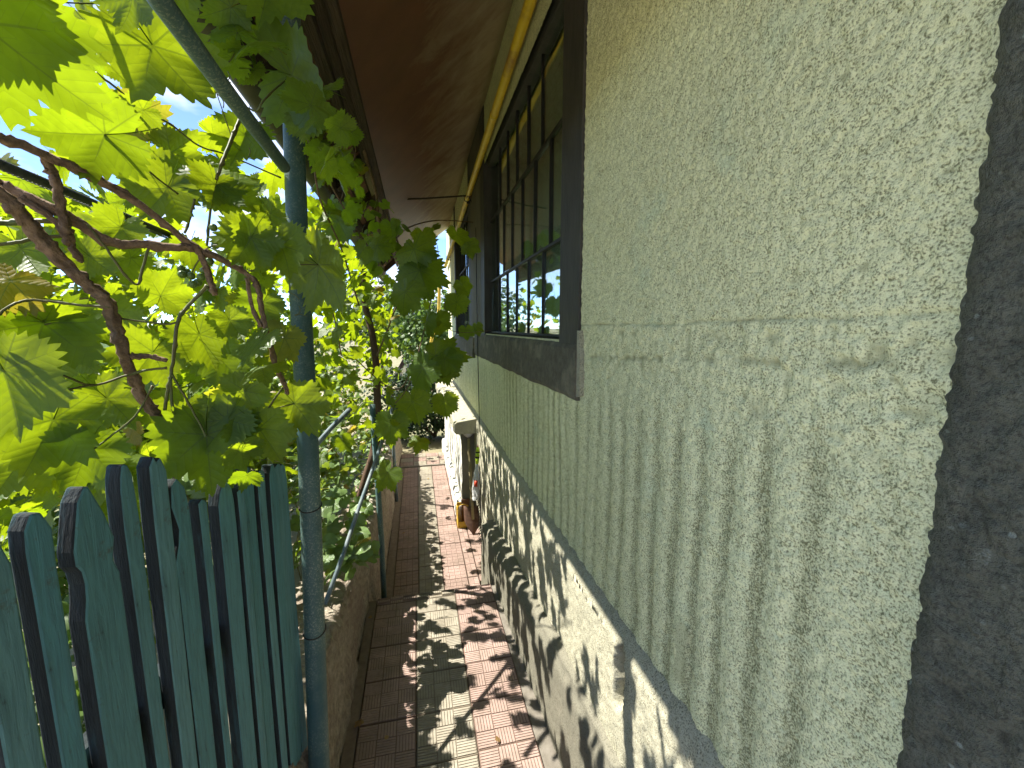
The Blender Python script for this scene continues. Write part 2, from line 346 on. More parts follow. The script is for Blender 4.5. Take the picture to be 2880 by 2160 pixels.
# paths and their tiles -------------------------------------------------------
def tile_mesh(name, w, l, cells, ridges, mat):
    b = MB(); e = .0018; h = .035; b.box(e, w - e, e, l - e, -h, 0); nb = len(b.f)
    cw, cl = (w - .008) / cells, (l - .008) / cells
    for i in range(cells):
        for j in range(cells):
            x0, y0 = .004 + i * cw, .004 + j * cl; g = .0016
            for k in range(ridges):
                if (i + j) % 2:
                    a0 = x0 + g + (cw - 2 * g) * k / ridges; b.box(a0 + .0014, a0 + (cw - 2 * g) / ridges - .0014, y0 + g, y0 + cl - g, -.0005, .0035)
                else:
                    a0 = y0 + g + (cl - 2 * g) * k / ridges; b.box(x0 + g, x0 + cw - g, a0 + .0014, a0 + (cl - 2 * g) / ridges - .0014, -.0005, .0035)
    me = bpy.data.meshes.new(name); me.from_pydata(b.v, [], b.f); me.materials.append(M['groove' if mat == 'tile_red' else 'groove_pale']); me.materials.append(M[mat])
    for f_ in me.polygons: f_.material_index = 1 if f_.index >= nb else 0
    return me
_tm = {}
def put_tile(parent, x, y, z, w, l, mat, cells=3, ridges=6, name='tile'):
    key = (round(w, 3), round(l, 3), mat, cells, ridges)
    if key not in _tm: _tm[key] = tile_mesh('tile', w, l, cells, ridges, mat)
    o = bpy.data.objects.new(name, _tm[key]); link(o, parent); o.location = (x, y, z + random.uniform(-.0015, .0015))
    o.rotation_euler = (random.gauss(0, .004), random.gauss(0, .004), random.gauss(0, .003)); return o
path = MB().box(-.37, .56, -.95, 2.655, -.08, -.026).build('path', 'bed'); tag(path, kind='structure')
rows = [.58 + .2335 * k for k in range(-8, 8)] + [2.36]
rows = [-.823 + .2335 * k for k in range(0, 14)]               # ..., 1.512, 1.745, 1.979, 2.212
off = {0: .0, 1: .0, 2: .012}
cols = [(-.302, .249, 'tile_red'), (-.053, .250, 'tile_pale'), (.197, .250, 'tile_red')]
for ci, (x, w, m_) in enumerate(cols):
    for y in rows:
        put_tile(path, x, y + off[ci], 0, w, .2335, m_)
    put_tile(path, x, rows[-1] + .2335 + off[ci], 0, w, .135, m_, 2, 6)
    put_tile(path, x, rows[-1] + .2335 + .135 + off[ci], 0, w, 2.655 - rows[-1] - .2335 - .135 - off[ci], m_)
MB().box(-.353, -.304, -.9, 2.64, -.02, -.003).build('edge_strip', 'edge_dirt', path)
MB().box(.449, .56, -.9, 2.64, -.02, -.006).build('edge_strip', 'step_concrete', path)
stp = MB().box(-.37, .56, 2.655, 2.90, -.30, -.175).build('step', 'step_concrete'); tag(stp, kind='structure')
lower = MB().box(-.40, .62, 2.66, 7.0, Z_LOW - .09, Z_LOW - .026).build('lower_path', 'bed'); tag(lower, kind='structure')
y = 2.95
lr = [2.91 + .2 * k for k in range(17)]
for x, w, m_ in ((-.245, .2, 'tile_red'), (-.043, .2, 'tile_pale'), (.159, .2, 'tile_red'), (.361, .09, 'tile_red')):
    for k, yy in enumerate(lr): put_tile(lower, x, yy + (.05 if m_ == 'tile_pale' else 0), Z_LOW, w, .2, m_, 4 if w > .1 else 2, 4)
MB().box(-.318, -.248, 2.91, 6.31, Z_LOW - .02, Z_LOW - .002).build('edge_strip', 'edge_dirt', lower)
for yy in [3.24 + .2 * k for k in range(6)]: put_tile(lower, .453, yy, Z_LOW, .14, .2, 'tile_red', 3, 4)
for j, yy in enumerate((6.36, 6.57, 6.78)):
    for i in range(4): put_tile(lower, -.31 + i * .2, yy, Z_LOW + .012, .198, .2, ('tile_red', 'tile_pale')[(i + j) % 2], 4, 4)
MB().box(-.32, .44, 6.315, 6.352, Z_LOW - .02, Z_LOW + .022).build('kerb_strip', 'step_concrete', lower)

yx = np.linspace(-9, .55, 40); yy_ = np.linspace(-14, -.9, 50); YX, YY = np.meshgrid(yx, yy_)  # unseen pale paving behind the camera, added to bounce light onto the wall
mat_simple('bounce_concrete', (.58, .54, .45), (.50, .46, .38), 3, .95, .4, .01, kind='Object')
tag(gridmesh('bounce_yard', YX, YY, .03 + (fbm(YX * 1.3, YY * 1.3, 21) - .5) * .02 - .35 * np.clip((-YX - .7) / 8, 0, 1), 'bounce_concrete'), kind='structure')

# ================================================================== HOUSE
house = empty('house', (.9, 3.5, -.4), 'roughcast house with grey framed grid windows and brown eave soffit', 'house')
# --- wall with two window openings, real roughcast relief
W1 = (1.70, 3.72, 1.70, 3.12); W2 = (4.82, 6.50, 1.66, 3.12)            # opening y0 y1 z0 z1
ys = steps((.33, 1.0, .003), (1.0, 1.75, .0042), (1.75, 2.6, .0075), (2.6, 4.2, .014), (4.2, 8.3, .035)); zs = steps((.85, 1.2, .004), (1.2, 2.5, .0033), (2.5, 2.9, .0045), (2.9, 3.74, .012))
for edge in (*W1[:2], *W2[:2]): ys[np.argmin(abs(ys - edge))] = edge
for edge in (*W1[2:], W2[2]): zs[np.argmin(abs(zs - edge))] = edge
WY, WZ = np.meshgrid(ys, zs)
h, pit = rough(WY, WZ, 1)
amp = .0040 * np.clip(1.15 - .06 * WY, .6, 1.1); X = XW - h * amp
joint = lambda c0, c1, w, jn: np.exp(-((WZ - (c0 + c1 * WY) - (fbm(WY * 5, WZ * 0 + jn, jn) - .5) * .012) / w) ** 2)
j1 = joint(1.769, -.009, .0035, 2); j2 = joint(1.722, -.052, .008, 8) * np.clip(fbm(WY * 26, WZ * 26, 31) * 4 - 1.5, 0, 1)
band = np.clip((1.77 - WZ) / .02, 0, 1) * np.clip((WZ - 1.48) / .16, 0, 1)                                      # coarser, patched strip under the joint
cz = fbm(WY * 45, WZ * 45, 61, 2); X -= band * (cz - .5) * .009; X += .004 * j1 + .004 * j2
wob_ = .02 * (fbm(WY * 3, WZ * 2.2, 77) - .5) / .25
rib = np.cos((WY - .87 + wob_) * 2 * math.pi / .092) * np.clip((1.66 - .05 * WY - WZ) / .12, 0, 1) * np.clip(-.35 + 2.3 * fbm(WY * 5, WZ * 1.6, 88), 0, 1.1)   # combed vertical waves below
X += .0032 * rib; streak = np.clip(rib * 1.25 - .05, 0, 1) * (.45 + .8 * fbm(WY * 7, WZ * 2.5, 90)) + .25 * np.clip(fbm(WY * 14, WZ * .9, 93) - .5, 0, 1) * (WZ < 1.5)
pit = np.clip(pit * .8 + band * np.clip(.42 - cz, 0, 1) * 2.2 + 1.0 * j1 * vnoise(WY * 30, WZ * 30, 2) + .8 * j2, 0, 1)
for cy_, w_ in ((2.262, .005), (4.36, .006)):
    g_ = np.exp(-((WY - cy_) / w_) ** 2) * (WZ < 1.48); X += .008 * g_; pit = np.clip(pit + g_, 0, 1)
patch = (np.abs(WY - .80 - (fbm(WZ * 20, WZ * 0, 4) - .5) * .03) < .022) & (WZ > .90) & (WZ < 1.06)                # a smooth mend
X = np.where(patch, XW - .006, X); pit = np.where(patch, .35, pit)
cyc = .5 * (WY[:-1, :-1] + WY[1:, 1:]); czc = .5 * (WZ[:-1, :-1] + WZ[1:, 1:]); keep = np.ones(cyc.shape, bool)
for (a0, a1, b0, b1) in (W1, W2): keep &= ~((cyc > a0) & (cyc < a1) & (czc > b0) & (czc < b1))
gridmesh('wall', X, WY, WZ, 'stucco', house, keep, pit, True, np.clip(streak, 0, 1))
# --- plinth with rounded weathering, and a niche coloured darker inside
py = steps((.33, 1.7, .006), (1.7, 3.2, .012), (3.2, 8.3, .04))
prof = [(XP + .004, -.40)] + [(XP + .004 * (1 - k / 60), -.40 + 1.18 * k / 60) for k in range(1, 20)] + [(XP, z_) for z_ in np.arange(0.0, .80, .008)] + \
       [(XP + .003, .812), (XP + .008, .826), (XP + .014, .838), (XP + .020, .847), (XP + .027, .853), (XW + .012, .862), (XW + .02, .864)]
pxs = np.array([p_[0] for p_ in prof]); pzs = np.array([p_[1] for p_ in prof])
PX, PYg = np.meshgrid(pxs, py, indexing='ij'); PZ, _ = np.meshgrid(pzs, py, indexing='ij')
h, pit = rough(PYg, PZ, 40); wob = fbm(PYg * 5, PZ * 5, 60) - .5
PX = PX - h * .0055 + wob * .016
niche = on(1745, 1905, 'X', XP); nd = ((PYg - niche.y) / .040) ** 2 + ((PZ - niche.z) / .115) ** 2 + (fbm(PYg * 30, PZ * 30, 9) - .5) * 1.0
nm = np.clip((1.0 - nd) * 2.5, 0, 1); PX = PX + nm * .05; pit = np.clip(pit + nm * .8, 0, 1)
PX = np.minimum(PX, XW + .03)
PZ = PZ + np.where(PZ > .79, (fbm(PYg * 4, PZ * 0, 71) - .5) * .03, 0)
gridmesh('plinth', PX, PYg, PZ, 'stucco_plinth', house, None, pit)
# --- skirting that sinks away along the wall
sy = steps((-1.6, .8, .03), (.8, 2.2, .009), (2.2, 3.22, .014)); k_ = np.linspace(0, 1, 44)
SK, SYg = np.meshgrid(k_, sy, indexing='ij')
ztop = np.interp(SYg, [-1.6, 1.4, 2.0, 3.2], [.42, .40, .33, .17]); xbot = np.interp(SYg, [-1.6, 1.3, 2.6, 3.2], [.535, .525, .470, .462])
zb = np.where(SYg > 2.6, Z_LOW - .04, -.03)
u = np.clip(SK / .72, 0, 1); u2 = np.clip((SK - .72) / .28, 0, 1)
SZ = zb + (ztop - zb) * u + .028 * np.sin(u2 * 1.57); SX = xbot + .01 * u + u2 * (XP + .016 - xbot - .01)
rnd_ = np.exp(-((SK - .72) / .05) ** 2); SX += rnd_ * .012; SZ -= rnd_ * .010
h, pit = rough(SYg, SZ + SX, 90); wob = fbm(SYg * 6, SK * 4, 91) - .5; SX = SX - h * .004 + wob * .010; SZ = SZ + (fbm(SYg * 3, SK * 2, 95) - .5) * .02 * (u > .5)
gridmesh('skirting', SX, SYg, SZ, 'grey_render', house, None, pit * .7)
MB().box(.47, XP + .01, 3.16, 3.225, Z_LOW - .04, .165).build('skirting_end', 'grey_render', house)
# --- dark pilaster at the near end
cyv = steps((-1.6, -.2, .03), (-.2, .362, .0045)); czv = steps((-.05, .85, .02), (.85, 2.9, .0042), (2.9, 3.62, .03)); CY, CZ = np.meshgrid(cyv, czv)
h, pit = rough(CY * .8, CZ * .8, 140); jag = (fbm(CZ * 18, CZ * 0, 7) - .5) * .005 + (vnoise(CZ * 125, CZ * 0, 9) - .5) * .005 + (vnoise(CZ * 61, CZ * 0, 19) - .5) * .004; ef = np.clip((CY - .32) / .042, 0, 1)
CYd = CY + jag * ef; CXd = XW - .016 - h * .0065 + ef ** 3 * .028
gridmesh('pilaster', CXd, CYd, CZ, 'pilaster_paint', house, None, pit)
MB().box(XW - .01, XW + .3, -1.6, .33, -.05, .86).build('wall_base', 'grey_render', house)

# --- windows: surround, sill, glazing bars, panes
def window(W, name, rowz, colsets, near, far, sill):
    y0, y1, z0, z1 = W
    w = empty(name, (XW + .06, (y0 + y1) / 2, z0)); w.parent = house; local(w)
    def b(nm, mt, *boxes, bev=.004):
        q = MB()
        for bx in boxes: q.box(*bx)
        o = q.build(nm, mt); o.parent = w; o.matrix_parent_inverse = w.matrix_basis.inverted() @ Matrix.Translation(Vector((0, 0, 0)))
        o.matrix_parent_inverse = Matrix.Translation(-w.location)
        if bev: md = o.modifiers.new('bevel', 'BEVEL'); md.width = bev; md.segments = 2; md.limit_method = 'ANGLE'
        return o
    f0, f1 = near, far
    b('surround', 'frame_paint', (XW - .013, XW + .10, y0 - f0, y0 + .004, z0 - .02, z1 + .5))          # near jamb
    b('surround', 'frame_paint', (XW - .012, XW + .10, y1 - .004, y1 + f1, z0 - .02, z1 + .5))
    b('lintel', 'frame_paint', (XW + .022, XW + .10, y0 + .004, y1 - .004, z1 - .02, z1 + .17))
    s_ = sill
    if s_: 
        q = MB(); n = 40
        ysv = lerp_list(s_[0], s_[1], n); ring = []
        for i, yy in enumerate(ysv):
            j = (float(fbm(np.array([yy * 9]), np.array([0.0]), 12)[0]) - .5) * .014
            ring.append([(XW + .09, yy, z0 + .004), (XW - .016 + j * .3, yy, z0 - .012), (XW - .026 + j * .5, yy, z0 - .03), (XW - .030 + j, yy, z0 - .205 + j), (XW - .020 + j, yy, z0 - .225 + j), (XW + .02, yy, z0 - .226 + j)])
        vv = [p_ for r_ in ring for p_ in r_]; ff = []
        for i in range(n - 1):
            for k in range(5): ff.append((i * 6 + k, i * 6 + k + 1, (i + 1) * 6 + k + 1, (i + 1) * 6 + k))
        ff.append(tuple(range(5, -1, -1))); ff.append(tuple((n - 1) * 6 + k for k in range(6)))
        o = meshobj('sill', vv, ff, 'sill_render', w); o.matrix_parent_inverse = Matrix.Translation(-w.location)
    gxp = XW + .058
    for r_, (za, zb_) in enumerate(zip(rowz[:-1], rowz[1:])):
        b('bar', 'bar_iron', (gxp - .014, gxp + .014, y0, y1, za - .008, za + .008), bev=.003)
        cs = colsets[r_]
        for c_ in cs[1:-1]: b('bar', 'bar_iron', (gxp - .011, gxp + .011, c_ - .0055, c_ + .0055, za + .008, zb_ - .008), bev=.002)
        for ca, cb in zip(cs[:-1], cs[1:]):
            tl = [random.gauss(0, .0012) for _ in range(3)]
            q = MB(); q.box(gxp - .002, gxp + .002, ca + .0058, cb - .0058, za + .0083, zb_ - .0083)
            q.v = [(x_ + tl[0] * (1 if yy > (ca + cb) / 2 else -1) * .6 + tl[1] * (1 if zz > (za + zb_) / 2 else -1) * .6, yy, zz) for x_, yy, zz in q.v]
            o = q.build('pane', 'glass', None); o.parent = w; o.matrix_parent_inverse = Matrix.Translation(-w.location)
    b('bar', 'bar_iron', (gxp - .014, gxp + .014, y0, y1, rowz[-1] - .008, rowz[-1] + .03), bev=.003)
    return w
mat_simple('sill_render', (.125, .115, .085), (.075, .068, .05), 28, .9, .9, .008, c3=(.18, .16, .115))
mat_simple('mullion_paint', (.14, .12, .085), (.09, .078, .055), 20, .8, .6, .005, stretch=(1, 1, .2))
cb_ = lambda s, n, y0, y1, st=.297: [y0] + [s + st * i for i in range(n)] + [y1]
window(W1, 'window', [1.712, 2.150, 2.655, 3.115], [cb_(2.16, 5, 1.704, 3.716, .30), cb_(2.05, 6, 1.704, 3.716, .283), cb_(2.20, 5, 1.704, 3.716, .28)], .215, .20, (1.475, 4.32))
window(W2, 'window', [1.672, 2.04, 2.53, 3.115], [[4.824 + .186 * i for i in range(9)] + [6.496], [4.824, 4.95] + [5.13 + .186 * i for i in range(7)] + [6.496], [4.824 + .186 * i for i in range(9)] + [6.496]], .22, .12, (4.42, 6.7))
MB().box(XW - .0135, XW + .09, 3.912, 4.608, 1.66, 3.6).build('mullion', 'mullion_paint' if 'mullion_paint' in M else 'frame_paint', house)
# plaster lip beside the sill
MB().prism([(1.44, 1.50), (1.475, 1.49), (1.478, 1.74), (1.462, 1.74), (1.445, 1.66)], -.02, .004, lambda a_, b_, c_: (XW + c_, a_, b_)).build('plaster_lip', 'stucco_plinth', house)
# room behind the glass
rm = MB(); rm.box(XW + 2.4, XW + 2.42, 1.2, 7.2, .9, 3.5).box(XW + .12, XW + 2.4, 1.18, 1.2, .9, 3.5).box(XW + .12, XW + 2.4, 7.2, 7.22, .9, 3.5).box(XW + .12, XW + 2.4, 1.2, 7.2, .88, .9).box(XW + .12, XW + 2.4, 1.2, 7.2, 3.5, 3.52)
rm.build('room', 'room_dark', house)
for (ya, yb) in ((1.72, 2.62), (2.66, 3.7), (4.84, 5.62), (5.68, 6.48)):
    yy = np.linspace(ya, yb, 70); zz = np.array([1.3, 3.3]); CYY, CZZ = np.meshgrid(yy, zz)
    gridmesh('curtain', XW + .125 + .018 * np.sin(CYY * 62 + CYY ** 2 * 5), CYY, CZZ, 'curtain', house)
bl = MB()
for k in range(9): bl.box(XW + .105, XW + .11, 1.75, 3.68, 2.62 + k * .055, 2.655 + k * .055)
bl.build('blind', 'curtain', house)
# rest of the shell, so no light leaks in from behind
MB().box(XW + .13, XW + 5, 8.28, 8.3, -.4, 3.6).box(XW + .1, XW + 5, -1.62, -1.6, -.4, 3.6).box(XW + 5, XW + 5.02, -1.6, 8.3, -.4, 3.6).build('gable_wall', 'stucco_white', house)
MB().box(XW + .022, XW + .13, 8.1, 8.3, -.4, 3.6).build('corner', 'stucco_white', house)
# --- eave: sloping soffit, boards, rafter tails, tiles, gutter
EX0, EZ0, EX1, EZ1 = XW + .01, 3.585, -.235, 2.855
def slope_z(x): return EZ1 + (x - EX1) * (EZ0 - EZ1) / (EX0 - EX1)
nY = 60; yv = np.linspace(-1.6, 7.7, nY); sv = np.linspace(0, 1, 24); SV, YV = np.meshgrid(sv, yv, indexing='ij')
SXo = EX0 + (EX1 - EX0) * SV; SZo = EZ0 + (1 - SV) * (.045 - .024 * (YV - 2.5)) + (EZ1 - EZ0) * SV + (fbm(YV * .8, SV * 2, 5) - .5) * .035
gridmesh('soffit', SXo, YV, SZo, 'soffit_paint', house)
def slope_box(q, xa, xb, ya, yb, lo, hi):
    b0 = len(q.v)
    q.v += [(xa, ya, slope_z(xa) + lo), (xb, ya, slope_z(xb) + lo), (xb, yb, slope_z(xb) + lo), (xa, yb, slope_z(xa) + lo), (xa, ya, slope_z(xa) + hi), (xb, ya, slope_z(xb) + hi), (xb, yb, slope_z(xb) + hi), (xa, yb, slope_z(xa) + hi)]
    q.f += [tuple(b0 + i for i in f_) for f_ in ((3, 2, 1, 0), (4, 5, 6, 7), (0, 1, 5, 4), (1, 2, 6, 5), (2, 3, 7, 6), (3, 0, 4, 7))]; return q
slope_box(MB(), -.50, 3.4, -1.7, 7.75, .17, .20).build('roof', 'roof_clay', house)
for (xa, xb, ya, yb, lo, hi, mt) in ((-.262, -.230, -1.6, 7.7, -.035, .17, 'old_wood'), (-.300, -.266, -1.6, 3.6, -.02, .15, 'old_wood'), (-.335, -.303, -1.6, 2.3, -.045, .12, 'old_wood'),
                                     (-.300, -.266, 3.05, 4.05, -.075, .03, 'pale_wood'), (-.300, -.268, 4.10, 7.6, -.03, .12, 'old_wood')):
    q = slope_box(MB(), xa, xb, ya, yb, lo, hi)
    q.build('eave_board', mt, house)
for k in range(13):
    yy = -1.2 + k * .72; slope_box(MB(), -.49, -.22, yy, yy + .07, .03, .125).build('rafter', 'old_wood', house)
MB().box(-.512, -.494, -1.6, 7.7, 2.585, 2.76).build('sun_stop_board', 'old_wood', house)  # board added behind the gutter to stop sun leaking under the tiles
for xx in (-.36, -.46): slope_box(MB(), xx, xx + .04, -1.6, 7.7, .127, .15).build('batten', 'old_wood', house)
tme = None
for k in range(37):                                     # lowest course of clay tiles, seen from below
    if tme is None:
        tv = []; tf = []
        for i in range(9):
            a_ = i / 8; zc = .016 * math.sin(a_ * math.pi * 2)
            tv += [(-.55, a_ * .25, slope_z(-.55) + .16 + zc), (-.22, a_ * .25, slope_z(-.22) + .16 + zc)]
        for i in range(8): tf.append((2 * i, 2 * i + 2, 2 * i + 3, 2 * i + 1))
        n0 = len(tv); tv += [(x_, y_, z_ - .014) for x_, y_, z_ in tv]; tf += [tuple(n0 + i for i in reversed(f_)) for f_ in tf]
        for i in range(8): tf.append((2 * i, n0 + 2 * i, n0 + 2 * i + 2, 2 * i + 2))
        tme = bpy.data.meshes.new('roof_tile'); tme.from_pydata(tv, [], tf); tme.materials.append(M['roof_clay'])
    o = bpy.data.objects.new('roof_tile', tme); link(o, house); local(o); o.location = (random.uniform(-.012, .012), -1.6 + k * .25, .004 * (k % 2) + random.uniform(0, .004))
q = MB(); n = 9                                          # half-round gutter
vv = []; ff = []
for yi, yy in enumerate((-1.6, 7.8)):
    for r_ in (.046, .042):
        for i in range(n): a_ = math.pi + math.pi * i / (n - 1); vv.append((-.545 + r_ * math.cos(a_), yy, 2.595 + r_ * math.sin(a_)))
for i in range(n - 1):
    ff.append((i, i + 1, 2 * n + i + 1, 2 * n + i)); ff.append((n + i + 1, n + i, 3 * n + i, 3 * n + i + 1))
ff += [(0, 2 * n, 3 * n, n), (n - 1, 2 * n - 1, 4 * n - 1, 3 * n - 1)]
q.v, q.f = vv, ff; q.build('gutter', 'gutter_metal', house, True)

# --- projecting block further along, with its weathered slab and foot
by = steps((4.36, 7.25, .02)); bz = np.linspace(-.38, .68, 60); BY, BZ = np.meshgrid(by, bz); h, pit = rough(BY, BZ, 200)
gridmesh('block_face', .43 - h * .004 + (fbm(BY * 3, BZ * 3, 8) - .5) * .015, BY, BZ, 'stucco_white', house, None, pit)
MB().box(.432, .58, 4.36, 4.38, -.38, .68).build('block_end', 'grey_render', house); MB().box(.43, .9, 7.23, 7.25, -.38, .68).build('block_end', 'stucco_white', house)  # near end takes the grey render to paint in its shade
q = MB(); n = 46; prof_ = [(.60, .835), (.375, .80), (.355, .785), (.352, .69), (.375, .672), (.60, .672)]
for i in range(n):
    yy = 4.20 + (7.45 - 4.20) * i / (n - 1); jj = (float(fbm(np.array([yy * 5]), np.array([1.0]), 3)[0]) - .5)
    q.v += [(x_ - (.05 * (yy - 4.2) / 3.2 if x_ < .5 else 0) + (jj * .05 if x_ < .5 else 0), yy + (random.uniform(-.01, .01) if 0 < i < n - 1 else 0), z_ + jj * .03) for x_, z_ in prof_]
for i in range(n - 1):
    for k in range(6): q.f.append((i * 6 + k, i * 6 + (k + 1) % 6, (i + 1) * 6 + (k + 1) % 6, (i + 1) * 6 + k))
q.f.append((0, 5, 4, 3, 2, 1)); q.f.append(tuple((n - 1) * 6 + k for k in range(6))); q.build('slab', 'stucco_plinth', house, bevel=.008)
q = MB(); n = 40; prof_ = [(.46, -.38), (.375, -.38), (.378, -.20), (.395, -.165), (.46, -.15)]
for i in range(n):
    yy = 4.34 + (7.25 - 4.34) * i / (n - 1); jj = (float(fbm(np.array([yy * 7]), np.array([5.0]), 3)[0]) - .5)
    q.v += [(x_ + (jj * .03 if x_ < .45 else 0), yy, z_ + (jj * .03 if z_ > -.3 else 0)) for x_, z_ in prof_]
for i in range(n - 1):
    for k in range(4): q.f.append((i * 5 + k, i * 5 + k + 1, (i + 1) * 5 + k + 1, (i + 1) * 5 + k))
q.f.append((4, 3, 2, 1, 0)); q.build('block_foot', 'stucco_white', house)

# ================================================================== THINGS ON THE HOUSE
gp = empty('gas_pipe', (XW, 3, 3.2), 'yellow gas pipe running along the wall under the eave', 'pipe')
gz = lambda y_: 3.234 - .058 * (y_ - 2.2)
MB().tube([(.555, y_, gz(y_)) for y_ in (-1.6, 1, 2.9, 5, 8.2)], .028, 16).build('pipe', 'gas_pipe', gp, True)
for yy in (3.02, 6.1): MB().tube([(.555, yy - .012, gz(yy)), (.555, yy + .012, gz(yy))], .031, 16).build('weld_joint', 'gas_pipe', gp, True)
for yy in (1.1, 4.62, 7.4): MB().tube([(.555, yy - .01, gz(yy)), (.555, yy + .01, gz(yy))], .0325, 14).box(.553, XW + .02, yy - .015, yy + .015, gz(yy) - .046, gz(yy) - .034).build('clip', 'iron', gp)
tr_ = empty('tie_rod', (.3, 4.5, 2.95), 'thin black tie rod from eave edge to bracket on the wall', 'rod')
pA, pB = on(1068, 563, 'Y', 4.5), on(1318, 550, 'Y', 4.5)
MB().tube([pA, (pA + pB) / 2 + Vector((0, 0, -.006)), pB], .008, 8).build('rod', 'iron', tr_)
MB().box(pB.x - .02, XW + .02, 4.46, 4.54, pB.z - .018, pB.z + .006).build('bracket', 'rusty', tr_)
MB().tube([pB + Vector((.0, 0, -.01)), pB + Vector((.05, 0, -.10)), (XW - .006, 4.42, pB.z - .22)], .006, 6).build('hook', 'iron', tr_)
wire = MB().tube(smooth_path([on(1338, 640, 'X', .575), on(1342, 900, 'X', .57), on(1345, 1050, 'X', .565), on(1349, 1215, 'X', .57)], 8), .004, 6).build('hanging_cable', 'black_rubber')
tag(wire, 'thin dark cable hanging down the wall beside the far window', 'cable')

# ================================================================== GARDEN WALL
gw_y = steps((.2, 3.0, .012), (3.0, 7.4, .03)); pr = []
NPF = 70; sN = np.linspace(0, 1, NPF); GS, GYw = np.meshgrid(sN, gw_y, indexing='ij')
top = np.interp(GYw, [.2, 1.5, 2.1, 4, 5, 7.4], [.54, .505, .44, .28, .21, .16])
xf = np.interp(GYw, [.2, 2.4, 3.2, 7.4], [-.352, -.352, -.325, -.318]); zb = np.where(GYw > 2.6, Z_LOW - .05, -.06)
a1 = np.clip(GS / .55, 0, 1); a2 = np.clip((GS - .55) / .35, 0, 1); a3 = np.clip((GS - .9) / .1, 0, 1)
Xg = xf - .02 * a1 - .27 * a2; Zg = zb + (top - zb) * a1 - a3 * .45
edge = np.exp(-((GS - .55) / .04) ** 2); Xg -= edge * .012; Zg -= edge * .012
rn = fbm(GYw * 24, (Zg - Xg) * 24, 300, 3) - .5; r2 = fbm(GYw * 5, (Zg - Xg) * 5, 310) - .5
Xg = Xg + (rn * .026 + r2 * .03) * (a2 < .2); Zg = Zg + (rn * .022 + r2 * .03) * (a1 > .9)
gwall = gridmesh('retaining_wall', Xg, GYw, Zg, 'concrete'); tag(gwall, 'rough low concrete retaining wall along the left side of the path', 'wall')

# ================================================================== PICKET FENCE
FA, FB = Vector((-.385, 1.20, 0)), Vector((-.575, .36, 0)); FD = (FB - FA).normalized(); FN = Vector((FD.y, -FD.x, 0))
if FN.x < 0: FN = -FN
fence = empty('picket_fence', (FA.x, FA.y, .0), 'old teal painted wooden picket fence with uneven carved tops', 'fence')
def on_fence(px, py, offn=0.0):
    d = ray(px, py); p0 = FA + FN * offn; k = FN.dot(p0 - EYEP) / FN.dot(d); P_ = EYEP + d * k; return (P_ - FA).dot(FD), P_.z
c3 = lambda x_, y_: (x_ * .5426, 1260 + y_ * .5426)
